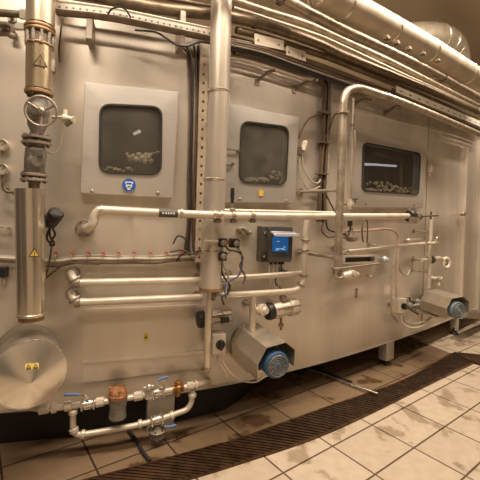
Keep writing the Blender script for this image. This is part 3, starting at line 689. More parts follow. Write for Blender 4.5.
# ------------------------------------------------------------------ small things at the left edge
for (x, y, lab) in ((5, 146, 'round wall gauge at the left edge, upper of two'), (5, 170, 'round wall gauge at the left edge, lower of two')):
    p, t, n, _ = FRM(x, y, .0); k = MPP(x, y); g = thing('pressure_gauge', lab, 'gauge', p)
    m = MB(); m.lathe(p, n, [(0, 4.5*k), (.03, 4.5*k), (.03, 5.6*k), (.045, 5.6*k), (.05, 5*k), (.05, 4.4*k), (.042, 4.3*k)], 26); mesh('case', m, S_PIPE, g)
    m = MB(); m.lathe(p + n*.040, n, [(0, 4.3*k), (.003, 4.3*k)], 24); f_ = mesh('dial', m, mat('grey_dial', (.36, .32, .26), 0, .4), g)
    m = MB(); m.box(p + n*.045 + t*.006 + UP*.006, (t + UP)*.008, n*.0008, (t - UP)*.001); mesh('needle', m, BLACK, f_)
    m = MB(); m.cyl(p + n*.02 - UP*4.4*k, p + n*.02 - UP*9*k, .008); mesh('stem', m, S_DULL, g)
el = thing('siphon_tube', 'dark bent tube below the wall gauges, leading to the clad pipe', 'tube', P(4, 190, .06))
m = MB(); m.tube(pp([(3, 181), (3.5, 187), (7, 191.5), (16, 192.5)], .06), .010, 10); mesh('tube', m, S_DARK, el)
m = MB(); q = P(16, 193, .06); m.sphere(q, .02); m.cyl(q, P(16.5, 202, .06), .013); mesh('elbow', m, S_DARK, el); standoff(el, 3.5, 187, .06, .008)
m = MB(); m.box(P(3, 272, .03), fr(0)[0]*.024, fr(0)[1]*.03, UP*.033); bx = tag(mesh('sensor_block', m, BLACK, bev=.004), 'small black block at the left edge under the cable bundle', 'sensor')
m = MB(); m.cyl(P(-4, 227, .05), P(10, 227, .05), .008); m.cyl(P(9.5, 227, .05), P(9.5, 227, 0), .007); m.cyl(P(-3, 227, .05), P(-3, 227, 0), .007); tag(mesh('grab_handle', m, S_BRIGHT), 'short bright grab handle at the left edge', 'handle')
m = MB(); m.tube(pp([(4, 279, .02), (4, 283, .02)], .02), .012, 8); m.cyl(P(4, 281, .02), P(4, 281, 0), .008); tag(mesh('cable_gland', m, S_BRIGHT), 'tiny bright gland under the black block at the left edge', 'fitting')
# black headed sensor beside the lower clad pipe
sn_ = thing('temperature_sensor', 'black headed sensor with dangling wires beside the lower clad pipe', 'sensor', P(48, 228, .12))
a, b = P(48.5, 225, .14), P(57.5, 211.5, .20); d = (b - a).normalized(); L_ = (b-a).length; k = .88*MPP(52, 218, .15)
m = MB(); m.lathe(a, d, [(0, 5.5*k), (.012, 7.6*k), (L_*.45, 8.2*k), (L_*.5, 7.6*k), (L_*.55, 8.4*k), (L_*.92, 8.4*k), (L_, 6.5*k)], 24); mesh('head', m, BLACK, sn_)
m = MB(); m.cyl(a, a - d*.05, .012); m.cyl(a - d*.05, P(47, 236, .0), .009); mesh('stem', m, CREAM, sn_)
m = MB()
for (pts) in ([(52, 227), (55, 234), (52, 240), (50, 246)], [(50, 228), (50, 236), (54, 243), (53, 246)], [(49, 228), (47, 238), (50, 243)]): m.tube(pp(pts, .10), .007, 8)
mesh('wire', m, BLACK, sn_)
m = MB(); m.tube(pp([(52, 244), (50, 258), (46, 276)], .08), .006, 8); mesh('lead', m, CAB_B, sn_)
# ------------------------------------------------------------------ cable bundle with red ties
GB = 'cables of the horizontal bundle'
labs = ['pale cable on top of the horizontal bundle with red ties', 'pale cable in the middle of the horizontal bundle with red ties', 'thin pale cable lowest but one in the horizontal bundle', 'dark cable sagging lowest under the horizontal bundle']
base = [(-12, 257), (10, 258), (45, 260.5), (60, 260.5), (75, 258), (95, 257.5), (115, 258), (135, 258), (155, 258), (175, 256.5), (197, 256)]
for i in range(4):
    dyy = [-1.6, .6, 2.6, 4.2][i]
    pts = [(x, y + dyy + random.uniform(-.5, .5) + (1.2 if i == 3 and 40 < x < 160 else 0)) for x, y in base]
    cable(labs[i], pts, .035 + .006*(i % 2), [1.3, 1.5, 1.0, 1.0][i], [CAB_G, CREAM, CAB_G, CAB_B][i], GB)
GT = 'red ties along the cable bundle'
for i, x in enumerate((56, 72, 88, 103, 118, 134, 150, 166, 181)):
    y = 254; p, t, n, _ = FRM(x, y, .035); tl = ['first red cable tie beside the lower clad pipe', 'second red cable tie from the clad pipe', 'third red cable tie from the clad pipe', 'fourth red cable tie from the clad pipe', 'fifth red cable tie, middle of the row', 'sixth red cable tie from the clad pipe', 'seventh red cable tie from the clad pipe', 'eighth red cable tie, next but one to the vertical tray', 'last red cable tie, nearest the vertical tray'][i]
    ti = thing('cable_tie', tl, 'cable tie', p, GT)
    m = MB(); q = P(x, 258.5, .038); m.torus(q, t, .024, .003, 18, 6); mesh('loop', m, CAB_G, ti)
    m = MB(); q = P(x, 252.5, .05); m.box(q, t*.012, n*.005, UP*.005); m.box(q + t*.010 - UP*.010, t*.012 - UP*.004, n*.003, UP*.003); mesh('buckle', m, RED, ti)
    m = MB(); m.cyl(P(x, 258.5, .030), P(x, 258.5, 0), .006, seg=8); mesh('peg', m, S_DULL, ti)
cable('dark cable running up from the clad pipe into the horizontal bundle', [(45, 279), (52, 273), (60, 267), (70, 263), (84, 263.5), (100, 264)], .05, .9, CAB_B)
# ------------------------------------------------------------------ the two short horizontal pipes
for (ya, yb, lab) in ((282.5, 280.5, 'upper of two short parallel pipes above the access panel'), (302, 297.5, 'lower of two short parallel pipes above the access panel')):
    r_ = 3.7*MPP(130, 290, .10); pt = thing('circulation_pipe', lab, 'pipe', P(140, 290, .1), 'short pipes above the access panel')
    m = MB(); m.tube(spline([P(71, ya - 9, 0.003), P(71.5, ya - 8.5, .05), P(73, ya - 5, .09), P(77, ya - 1, .11), P(84, ya, .115), P(140, (ya+yb)/2, .115), P(192, yb, .11), P(201, yb - .2, .08)], 7), r_, 18); mesh('pipe', m, S_PIPEW, pt)
    for (x, y, o_) in ((72, ya - 8, .03), (75, ya - 3.2, .10)):
        p, t, n, _ = FRM(x, y, o_); d = n if o_ < .05 else (t*.6 - UP*.8)
        flange(pt, p, d, r_*1.75, .016, S_DULL, 'union_nut')
    p, t, n, _ = FRM(78, ya, .112); m = MB(); m.lathe(p - t*.02, t, [(0, r_*1.35), (.03, r_*1.35), (.035, r_*1.1)], 18); mesh('collar', m, S_DULL, pt)
    standoff(pt, 200, yb, .08, r_*.6)
# ------------------------------------------------------------------ bottom pipework with valves
BO = .16; kb = MPP(110, 402, BO)
o, path, r_ = pipe('condensate_pipe', 'pale pipe along the bottom edge carrying the blue handled valves', 'pipe', [(34, 408, .10), (46, 409), (70, 406), (105, 401.5), (125, 398.5), (150, 394), (178, 388.5), (198, 384.5), (207, 382, .10), (209, 381.5, .01)], BO, 2.9, S_PIPEW, ref=(110, 402))
cp = o
for (x, y, w_, lab) in ((44, 409, .030, 0), (54, 408, .016, 0), (68, 406, .022, 0), (100, 402, .028, 0), (138, 396, .030, 0), (190, 386, .026, 0), (196, 385, .012, 0)):
    p = P(x, y, BO); d = (P(x+4, y-.7, BO) - p).normalized(); m = MB(); m.lathe(p - d*w_, d, [(0, r_*1.25), (.004, r_*1.6), (2*w_-.004, r_*1.6), (2*w_, r_*1.25)], 8 if w_ > .025 else 18); mesh('union', m, S_PIPEW, o)
o, path, r2 = pipe('bypass_pipe', 'pale U shaped bypass pipe hanging below the condensate pipe', 'pipe', [(73, 409), (73, 418), (73, 426), (74.5, 432), (79, 434.5), (86, 434), (130, 426.5), (155, 420.5), (178, 413), (187, 409), (191, 403), (192, 397), (192.5, 390)], BO, 2.9, S_PIPEW, ref=(110, 430))
for (x, y, dx_, dy_) in ((73, 412, 0, 1), (74, 430, .3, 1), (83, 434.3, 1, 0), (140, 424, 1, -.2), (172, 415.5, 1, -.35), (192.3, 395, 0, 1)):
    p = P(x, y, BO); d = (P(x + 3*dx_, y + 3*dy_, BO) - p).normalized(); m = MB(); m.lathe(p - d*.014, d, [(0, r2*1.2), (.004, r2*1.5), (.024, r2*1.5), (.028, r2*1.2)], 16); mesh('union', m, S_PIPEW, o)
def ballvalve(label, x, y, x2, y2, stem, hand, down=0, body=S_BRIGHT):
    b = thing('ball_valve', label, 'valve', P(x, y, BO), 'blue handled ball valves'); p = P(x, y, BO); d = (P(x2, y2, BO) - p).normalized(); n = fr(uof(x, y))[1]
    m = MB(); m.lathe(p - d*.045, d, [(0, .024), (.012, .028), (.02, .028), (.024, .034), (.066, .034), (.07, .028), (.078, .028), (.09, .024)], 16); mesh('valve_body', m, body, b)
    m = MB()
    for s_ in (-1, 1): m.lathe(p + d*.036*s_ - d*.008, d, [(0, .033), (.003, .038), (.013, .038), (.016, .033)], 6)
    mesh('hex_nut', m, S_BRIGHT, b)
    q = P(*stem, BO + .02); m = MB(); m.cyl(p, q, .010); m.lathe(q - UP*.012, UP, [(0, .015), (.02, .015)], 6); mesh('stem', m, S_BRIGHT, b)
    h = [P(hx, hy, BO + .03) for hx, hy in hand]
    m = MB(); m.tube(spline([q] + h[:1], 3), .007, 8); lv = mesh('lever', m, S_BRIGHT, b)
    m = MB(); m.tube(spline(h, 5), .0085, 10); plabel(mesh('handle_sleeve', m, BLUEH, lv), 'blue handle sleeve'); return b
ballvalve('ball valve with blue handle nearest the drum', 88, 404, 92, 403.4, (87, 396.5), [(79, 394.5), (72, 394.6), (64, 395)])
ballvalve('ball valve with raised blue handle, second along the condensate pipe', 158, 392.5, 162, 391.7, (161, 386), [(157.5, 381), (162, 378.5), (168, 377)])
ballvalve('ball valve with blue handle on the bypass pipe, nearest the floor', 157, 420, 161, 418.8, (163, 424), [(166, 427), (171, 426.5), (176, 425)])
sb = thing('strainer', 'grey strainer pot hanging under the bypass valve', 'strainer', P(157, 437, BO))
p = P(157, 425, BO); m = MB(); m.lathe(P(157, 437, BO), UP, [(0, .03), (.008, .055), (.045, .055), (.05, .042), (.065, .03), (.085, .024)], 18); mesh('pot', m, S_CAST, sb)
flange(sb, P(157, 430, BO), UP, .062, .012, S_DULL, bolts=6)
m = MB(); m.cyl(P(157, 437, BO), P(157, 437, BO) - UP*.03, .014); mesh('drain_plug', m, S_DULL, sb)
ct = thing('steam_trap', 'grey steam trap with a rusty orange cap', 'trap', P(117.5, 418, BO))
p = P(117.5, 418, BO + .01); H_ = (P(117.5, 397, BO) - P(117.5, 418, BO)).length
m = MB(); m.lathe(p, UP, [(0, 7.5*kb), (.01, 8.5*kb), (H_*.45, 7.6*kb), (H_*.75, 8.6*kb), (H_, 9*kb)], 20); mesh('pot', m, S_CAST, ct)
c = P(117.5, 397, BO + .01); m = MB(); m.lathe(c, UP, [(0, 9.4*kb), (.02, 9.6*kb), (.024, 8.6*kb), (.045, 8.2*kb), (.06, 6*kb), (.066, 3*kb)], 20); cp_ = plabel(mesh('cap', m, RUST, ct), 'rusty orange cap')
for k in range(6):
    a_ = 2*math.pi*k/6; d = V((math.cos(a_), math.sin(a_), 0)); m = MB(); m.cyl(c + d*7.6*kb + UP*.02, c + d*7.6*kb + UP*.062, .009, seg=6); mesh('bolt', m, RUST, cp_)
cv = thing('check_valve', 'small brown brass check valve on the condensate pipe', 'valve', P(178, 393, BO)); p = P(178, 388.5, BO); d = (P(182, 387.7, BO)-p).normalized()
m = MB(); m.lathe(p - d*.04, d, [(0, .026), (.012, .03), (.02, .024), (.03, .036), (.05, .036), (.06, .024), (.068, .03), (.08, .026)], 14); mesh('valve_body', m, BRASS, cv)
m = MB(); m.lathe(p, UP, [(0, .022), (.035, .022), (.037, .028), (.05, .028), (.055, .015)], 8); m.cyl(p, p - UP*.05, .018); mesh('cap', m, BRASS, cv)
sv = thing('pressure_switch', 'small bright fitting left of the raised blue handle', 'fitting', P(149, 392, BO)); p = P(149, 393.5, BO)
m = MB(); m.cyl(p, P(149, 385, BO + .02), .015); m.sphere(P(149, 387, BO + .02), .022); m.cyl(P(144, 388, BO + .02), P(153, 386, BO + .02), .010); mesh('valve_body', m, S_BRIGHT, sv)
m = MB(); m.lathe(p - d*.03, d, [(0, .03), (.004, .036), (.056, .036), (.06, .03)], 6); mesh('hex_nut', m, S_BRIGHT, sv)
# ------------------------------------------------------------------ vertical clad duct and its lower outlet
VO = .24; kv = MPP(215, 150, VO)
vd = thing('vertical_duct', 'tall pale clad duct standing between the left and middle hatches', 'duct', P(210.5, 290, VO))
m = MB(); m.tube([P(222.5, -30, VO), P(219, 90, VO), P(210.5, 288, VO)], [10.5*kv, 10.5*kv, 11*kv], 36); cl_ = mesh('cladding', m, mat('pale_cladding', (.54, .48, .40), .5, .40, .2, 5, (1, 1, .2)), vd)
for y in (92, 180, 250):
    x = 222 - (y)*.041; m = MB(); q = P(x, y, VO); m.lathe(q - UP*.01, UP, [(0, 10.6*kv), (.004, 11.1*kv), (.016, 11.1*kv), (.02, 10.6*kv)], 36); mesh('seam_band', m, S_CLAD, cl_)
m = MB(); q = P(210.5, 289, VO); m.lathe(q - UP*.015, UP, [(0, 7*kv), (.005, 11.3*kv), (.02, 11.4*kv), (.03, 11*kv)], 32); mesh('end_ring', m, RUSTB, vd)
standoff(vd, 215, 120, VO - .05, .02); standoff(vd, 210.5, 270, VO - .05, .02)
o, path, r_ = pipe('outlet_pipe', 'narrow vertical pipe dropping from the bottom of the vertical duct', 'pipe', [(209.5, 290), (208.5, 310), (207.5, 340), (207, 367), (206.6, 370, .20), (206.5, 371, .0)], VO, 3.3, S_PIPE, ref=(208, 330))
p, t, n, _ = FRM(207, 366, VO); m = MB(); m.lathe(P(207, 369, VO), UP, [(0, r_*1.3), (.02, r_*1.3)], 14); mesh('end_cap', m, S_DULL, o)
# vertical perforated cable tray and cables beside the duct
vt = thing('cable_tray', 'upright perforated cable tray behind the vertical clad duct', 'cable tray', P(199, 262, .05))
a0, b0 = P(204.5, 42, .05), P(199, 262, .05); t, n = fr(uof(202, 150)); nn_ = 24; sm = MB()
for i in range(nn_):
    p0 = a0.lerp(b0, i/nn_); p1 = a0.lerp(b0, (i+1)/nn_); w_ = t*.032; c = (p0+p1)/2; ay = (p0-p1)/2
    oo = [p0 - w_, p0, p0 + w_, c + w_, p1 + w_, p1, p1 - w_, c - w_]; ho = [c + w_*math.cos(math.radians(g))*.28 + ay*math.sin(math.radians(g))*.32 for g in (135, 90, 45, 0, -45, -90, -135, 180)]
    sm.frame(oo, ho, n*.003)
mesh('perforated_face', sm, mat('tan_tray', (.52, .43, .32), .3, .5), vt)
m = MB()
for s_ in (-1, 1): m.box((a0+b0)/2 + t*.032*s_ - n*.02, t*.003, n*.022, (a0-b0)/2)
mesh('flange', m, S_DULL, vt); standoff(vt, 203, 90, .05, .01); standoff(vt, 200, 230, .05, .01)
GV = 'cables hanging beside the upright tray'
labs = ['outermost left dark cable running down beside the upright tray', 'dark cable second from left beside the upright tray', 'grey cable among the dark ones beside the upright tray', 'dark cable closest to the left side of the upright tray', 'dark cable lying on the face of the upright tray']
for i in range(5):
    x = 190 + i*2.1
    cable(labs[i], [(182 + i*4, 46), (x - 1, 58), (x + .3, 90 + i), (x - .6, 140), (x - 1.4 + random.uniform(-.8, .8), 190), (x - 3 + random.uniform(-1, 1), 225), (x - 5 + i, 250), (x - 2 + 2*i, 258)], .02 + .018*(i % 2), 1.25, [CAB_B, BLACK, CAB_G, CAB_B, BLACK][i], GV)
cable('loose cable loop at the foot of the upright tray', [(173, 244), (178, 236), (186, 240), (188, 250), (180, 256), (176, 262)], .05, .8, BLACK)
cable('cable coil trailing behind the vertical duct near the red ties', [(170, 252), (182, 250), (192, 254), (200, 250), (206, 256)], .06, 1.0, CAB_B)
# ------------------------------------------------------------------ the long pipe across the middle
MO = .37
o, path, r_ = pipe('process_pipe', 'long pale horizontal pipe crossing in front of the vertical duct at eye level', 'pipe',
   [(84, 228.5, .0), (86, 228.5, .20), (87.5, 228, .33), (91, 226, .365), (93.5, 222, .37), (94.5, 216, .37), (98, 211.5, .37), (105, 210.3), (150, 212.5), (215, 215), (280, 216), (336, 216.3), (370, 216.3), (408, 216)], MO, 3.9, S_PIPEW, ref=(220, 215))
mp_ = o
p, t, n, _ = FRM(84.5, 228.5, .02); flange(o, p, n, r_*2.3, .02, S_DULL, bolts=6); p = P(85.5, 228.5, .13); flange(o, p, n, r_*1.45, .05, S_DULL, 'union_nut')
for x in (102, 181, 214, 221): p = P(x, 210.5 + (x-100)*.03 if x < 150 else 213.4 + (x-180)*.04, MO); clamp(o, p, fr(uof(x, 213))[0], r_, S_PIPE)
p, t, n, _ = FRM(168, 213.2, MO); m = MB(); m.lathe(p - t*.06, t, [(0, r_*1.02), (.002, r_*1.05), (.118, r_*1.05), (.12, r_*1.02)], 18); lb = plabel(mesh('pipe_label', m, GREYBOX, o), 'dark printed pipe label')
m = MB()
for k in range(5): m.box(p + n*r_*1.06 + t*(-.035 + .017*k), t*.005, n*.0008, UP*.006)
mesh('print', m, WHITE, lb)
standoff(o, 130, 211.5, MO, .012); standoff(o, 320, 216.3, MO, .012); standoff(o, 375, 216.3, MO, .012)
o, path, rb = pipe('companion_pipe', 'thin pipe right above the long horizontal pipe, under the middle hatch', 'pipe', [(223, 210.5), (260, 211.3), (300, 212.2), (334, 213)], .22, 1.8, S_PIPEW, ref=(260, 211)); standoff(o, 228, 210.7, .22, .008); standoff(o, 320, 212.6, .22, .008)
# hose clamps with wires round the long pipe
for (x, lab) in ((217, 'worm clamp on the long pipe in front of the vertical duct'), (233, 'worm clamp under the small black lever valve'), (252, 'worm clamp on the long pipe left of the dark grey transmitter')):
    p, t, n, _ = FRM(x, 215.3, MO); hc = thing('hose_clamp', lab, 'clamp', p, 'worm clamps on the long pipe')
    m = MB(); m.lathe(p - t*.014, t, [(0, r_*1.02), (.001, r_*1.16), (.027, r_*1.16), (.028, r_*1.02)], 20); mesh('band', m, S_DULL, hc)
    m = MB(); m.box(p - UP*r_*1.5 + n*.01, t*.016, n*.012, UP*.012); m.cyl(p - UP*r_*1.5 + n*.01 - t*.03, p - UP*r_*1.5 + n*.01 + t*.03, .006, seg=8); mesh('screw', m, S_DARK, hc)
lv = thing('lever_valve', 'small sampling valve with upright black lever below the middle hatch', 'valve', P(232.5, 214, MO + .0))
m = MB(); a = P(232.5, 212, MO); m.cyl(a, P(232.5, 203, MO), .008); m.lathe(a, UP, [(0, .02), (.02, .02), (.026, .012)], 10); mesh('stem', m, S_DULL, lv)
m = MB(); m.tube([P(232.3, 203, MO), P(232.4, 196, MO), P(232.6, 188, MO)], [.010, .015, .013], 10); plabel(mesh('lever', m, BLACK, lv), 'black lever grip')
# ------------------------------------------------------------------ transmitter box with blue screen
TO = .10; p, t, n, _ = FRM(278, 244, TO); k = MPP(278, 244, TO)
n_ = (n + (EYE - p).normalized()*.2).normalized(); n_.z = 0; n_.normalize(); t_ = V((-n_.y, n_.x, 0)); t_ = t_ if t_.x > 0 else -t_
tb = thing('flow_transmitter', 'dark grey wall mounted transmitter box with a glowing blue screen', 'transmitter', p - UP*18*k)
m = MB(); m.frame(rr(p, t_, UP, 13.5*k, 17.5*k, .02), rr(p, t_, UP, 9.8*k, 8*k, .01), n_*.045); m.prism(rr(p, t_, UP, 13.5*k, 17.5*k, .02), -n_*TO*.98); mesh('housing', m, GREYBOX, tb, bev=.003)
m = MB(); m.box(p - t_*15*k - n_*.05, t_*3.4*k, n_*.05, UP*17.5*k); mesh('side_bracket', m, GREYBOX, tb, bev=.006)
sc_ = p + UP*.3*k + t_*1*k; m = MB(); m.box(sc_ + n_*.03, t_*9.6*k, n_*.002, UP*7.6*k); scr = plabel(mesh('screen', m, SCREEN, tb), 'lit blue screen')
m = MB()
for (dx_, dy_, w_, h_) in ((-1, -4.6, 5, .35), (-4, -5.8, 2.0, .4), (3.5, -5.4, 2.4, .3), (4.2, -3.0, 1.6, .35), (-3, 2.6, 2, .3)): m.box(sc_ + n_*.0326 + t_*dx_*k + UP*dy_*k, t_*w_*k*.9, n_*.0006, UP*h_*k)
mesh('readout', m, mat('screen_print', (.40, .58, .78), 0, .4, .02, 5, emit=.4), scr)
v0 = p + UP*11.5*k; m = MB(); m.prism([v0 - t_*11.5*k + n_*.045, v0 + t_*15*k + n_*.045, v0 + t_*16.5*k + n_*.10 - UP*3.2*k, v0 - t_*10.5*k + n_*.10 - UP*3.2*k], UP*.012); m.prism([v0 - t_*10.5*k + n_*.10 - UP*3.2*k, v0 + t_*16.5*k + n_*.10 - UP*3.2*k, v0 + t_*16.5*k + n_*.104 - UP*.2*k, v0 - t_*10.5*k + n_*.104 - UP*.2*k], n_*.006); plabel(mesh('visor', m, HOODW, tb, bev=.003), 'pale lilac visor')
for (dx_, dy_) in ((-15, 11), (-15, -12)):
    c = p + t_*dx_*k + UP*dy_*k; m = MB(); m.lathe(c, n_, [(0, .012), (.006, .012), (.009, .007)], 12); mesh('screw', m, S_BRIGHT, tb)
for i in range(5):
    m = MB(); c = p + t_*(-8 + i*3.6)*k - UP*17.5*k; m.lathe(c, -UP, [(0, .013), (.018, .013), (.025, .008)], 8); mesh('cable_gland', m, BLACK, tb)
GX = 'thin cables below the transmitter'
for i, (x, lab) in enumerate(((269, 'first thin cable hanging from the transmitter'), (273, 'second thin cable hanging from the transmitter'), (277, 'third thin cable hanging from the transmitter'), (281, 'dark curled cable hanging from the right of the transmitter'))):
    cable(lab, [(x, 262.5), (x + .3, 268), (x + (0 if i < 3 else -2), 273), (x + (1 if i < 3 else -6), 282), (x + 1.5, 290)], TO + .02, .7, CAB_G if i < 3 else BLACK, GX)
nm = thing('gland_cluster', 'grey knotted cable glands on the wall left of the transmitter', 'fitting', P(243, 232, .0))
m = MB()
for (x, y) in ((238, 230), (241, 233), (245, 230.5), (248, 233), (243, 229)): p, t, n, _ = FRM(x, y, .0); m.lathe(p, n, [(0, .018), (.03, .018), (.034, .012), (.05, .012)], 8)
mesh('gland', m, S_DULL, nm); m = MB(); m.tube(pp([(238, 229), (243, 228), (249, 230)], .04), .006, 8); mesh('wire', m, CAB_G, nm)
# black solenoid valves left of the transmitter
GS = 'black solenoid valves beside the vertical duct'
for (x, y, lab) in ((221.5, 242.5, 'black solenoid coil upper left, beside the vertical duct'), (234, 243, 'black solenoid coil to the right of the other two'), (221.5, 256, 'black solenoid coil lowest of three, beside the vertical duct')):
    p, t, n, _ = FRM(x, y, .30); so = thing('solenoid_valve', lab, 'valve', p - UP*.04, GS); k = MPP(x, y, .3)
    m = MB(); m.box(p, t*4.2*k, n*.035, UP*4.4*k); mesh('coil', m, BLACK, so, bev=.006)
    m = MB(); m.lathe(p + n*.035, n, [(0, 3*k), (.012, 3*k), (.016, 2*k)], 16); mesh('cap', m, S_CAST, so)
    m = MB(); m.cyl(p - n*.03, p - n*.299, .014); m.cyl(p - t*4*k, p - t*6*k, .012); mesh('stem', m, BRASS, so)
m = MB(); m.tube(pp([(206, 241), (214, 241), (218, 241.5)], .335), .007, 8); m.sphere(P(206, 241, .335), .010); tag(mesh('air_tube', m, CREAM), 'short pale tube poking left from the solenoid coils across the vertical duct', 'tube')
bpts = [('brown cable looping down from the solenoid coils', [(225, 245), (229, 250), (238, 252), (243, 258), (240, 266), (245, 276), (243, 284)], CAB_B),
        ('blue cable curving down from the right solenoid coil to the pipe clamp', [(237, 246), (241, 254), (242, 266), (238, 276), (230, 281), (225, 288), (226, 298)], CAB_BL),
        ('thin pale cable arching beside the solenoid coils', [(222, 260), (224, 268), (228, 274), (227, 284), (225, 294)], CAB_G),
        ('black cable wrapped round the return pipe under the vertical duct', [(221, 260), (222, 272), (226, 280), (230, 286), (227, 294), (222, 297), (224, 305)], BLACK),
        ('pale tangled cable above the brown loop', [(226, 256), (231, 252), (238, 250), (243, 253), (238, 257), (230, 258)], CREAM)]
for lab, pts, mm in bpts: cable(lab, pts, .29, .9, mm, 'cables around the solenoid coils')
# ------------------------------------------------------------------ return loop, actuators, pump 1
o, path, r_ = pipe('return_pipe', 'pale pipe just below the transmitter, upper of two', 'pipe', [(213, 279.5, .20), (222, 278.8, .20), (260, 276.3), (290, 274.2), (301, 273.4)], .20, 2.9, S_PIPEW, ref=(260, 276)); standoff(o, 240, 277.7, .2, .012); standoff(o, 296, 273.8, .2, .012)
o, path, r_ = pipe('suction_pipe', 'pale pipe bending up at its right end, above the front pump', 'pipe', [(212, 295.5), (230, 294.8), (262, 293), (286, 291.4), (294, 290.2), (299.5, 287.5), (302.5, 282), (304, 274), (305.5, 240), (306.5, 222), (306.8, 216)], .24, 3.1, S_PIPEW, ref=(260, 293)); sp = o
for (x, y) in ((301, 284.5), (303.8, 275), (305, 250), (305.5, 240)):
    p = P(x, y, .24); flange(sp, p, UP if y < 280 else V((.5, 0, .8)), r_*1.55, .014, S_DULL, 'union_nut')
p = P(213.5, 295.5, .24); flange(sp, p, fr(uof(213, 295))[0], r_*1.5, .014, S_DULL); standoff(sp, 240, 294.3, .24, .012)
o, path, r3 = pipe('pump_riser', 'short vertical pipe joining the suction pipe to the front pump', 'pipe', [(253, 296), (252.5, 310), (252, 330)], .24, 3.5, S_PIPE, ref=(252, 310))
q = thing('check_valve', 'pale round fitting beside the short pump riser', 'valve', P(259, 312, .22)); p, t, n, _ = FRM(259, 309, .22)
m = MB(); m.lathe(p, (n + t*.4), [(-.05, .035), (0, .04), (.02, .046), (.05, .046), (.055, .03), (.075, .026)], 18); m.cyl(p, P(254, 309, .24), .02); mesh('valve_body', m, S_PIPEW, q); standoff(q, 259, 309, .22, .012)
ACTM = mat('dull_actuator_steel', (.62, .55, .45), .45, .38, .12, 20)
def actuator(label, x0, y0, x1, y1, off, rpx, blackside, tap=None):
    a, b = P(x0, y0, off), P(x1, y1, off); d = (b-a).normalized(); L = (b-a).length; k = MPP((x0+x1)/2, y0, off)
    ac = thing('valve_actuator', label, 'actuator', (a+b)/2 - UP*rpx*k, 'steel valve actuators')
    m = MB(); m.lathe(a, d, [(0, rpx*.55*k), (L*.05, rpx*.9*k), (L*.18, rpx*k), (L*.30, rpx*k), (L*.31, rpx*.86*k), (L*.62, rpx*.86*k), (L*.63, rpx*k), (L*.9, rpx*k), (L*.97, rpx*.8*k), (L, rpx*.5*k)], 26); mesh('cylinder', m, ACTM, ac)
    c = a if blackside == 0 else b; dd = -d if blackside == 0 else d
    m = MB(); m.lathe(c - dd*.01, dd, [(0, rpx*.95*k), (.03, rpx*1.0*k), (.05, rpx*.9*k), (.058, rpx*.5*k)], 24); plabel(mesh('end_cap', m, BLACK, ac), 'black end cap')
    m = MB()
    for yy in (.4, -.4): m.box((a+b)/2 + UP*rpx*k*yy + fr(uof(x0, y0))[1]*rpx*k*.9, d*L*.42, UP*.004, fr(uof(x0, y0))[1]*.006)
    mesh('rib', m, S_DULL, ac)
    n = fr(uof(x0, y0))[1]; m = MB(); m.cyl((a+b)/2, (a+b)/2 - n*off*.99, rpx*.4*k); mesh('mount', m, S_DULL, ac); return ac
ac = actuator('steel actuator hanging under the bend of the suction pipe', 271, 311, 298, 306, .22, 8.5, 0)
m = MB(); m.cyl(P(283, 292, .24), P(283, 301, .22), .016); m.lathe(P(283, 299, .22), UP, [(-.01, .03), (.02, .03), (.025, .02)], 12); mesh('valve_neck', m, S_DULL, ac)
m = MB(); m.cyl(P(281, 318, .22), P(281, 330, .22), .010); m.lathe(P(281, 325, .22), UP, [(-.012, .02), (.012, .02)], 8); mesh('tail', m, RUSTB, ac)
ac = actuator('steel actuator with large black end cap behind the narrow outlet pipe', 203, 319, 231, 315, .12, 8.5, 0)
m = MB(); m.box(P(225, 320, .21), fr(220)[0]*.03, fr(220)[1]*.012, UP*.018); mesh('terminal_box', m, BLACK, ac)
def switchbox(label, x, y, w_, h_, off, d, kn):
    p, t, n, _ = FRM(x, y, off); k = MPP(x, y, off); n2 = (n*.8 + (EYE-p).normalized()*.3); n2.z = 0; n2.normalize(); t2 = V((-n2.y, n2.x, 0)); t2 = t2 if t2.x > 0 else -t2
    s_ = thing('isolator_switch', label, 'switch', p - UP*h_*k, 'cream isolator switches')
    m = MB(); m.box(p - n2*d/2, t2*w_*k, n2*d/2, UP*h_*k); mesh('housing', m, CREAM, s_, bev=.008)
    c = p + t2*w_*k*.2; m = MB(); m.lathe(c, n2, [(0, kn*k), (.012, kn*k), (.015, kn*.85*k)], 8); m.box(c + n2*.022, t2*kn*.28*k, n2*.012, UP*kn*.9*k); plabel(mesh('rotary_knob', m, BLACK, s_), 'black rotary knob')
    for dx_ in (-.5, .3):
        c2 = p - n2*d*.5 + t2*w_*k*dx_ - UP*h_*k; m = MB(); m.lathe(c2, -UP, [(0, .013), (.02, .013), (.03, .008)], 8); mesh('cable_gland', m, CREAM, s_)
    m = MB(); b_ = p - n2*d*.5; m.cyl(b_, b_ - n*(off - d*.4), .025); mesh('mount', m, S_DULL, s_); return s_
switchbox('cream isolator switch with black knob beside the front pump', 219, 344.5, 7, 10.5, .20, .10, 5)
for i, (lab, pts) in enumerate((('pale cable dropping from the front isolator switch', [(217, 357), (219, 363), (224, 370), (227, 377)]), ('pale looping cable from the front isolator switch to the front pump', [(221, 357), (224, 364), (229, 371), (240, 380), (255, 382), (266, 376)]))): cable(lab, pts, .16, .9, CREAM, 'cables of the front pump')
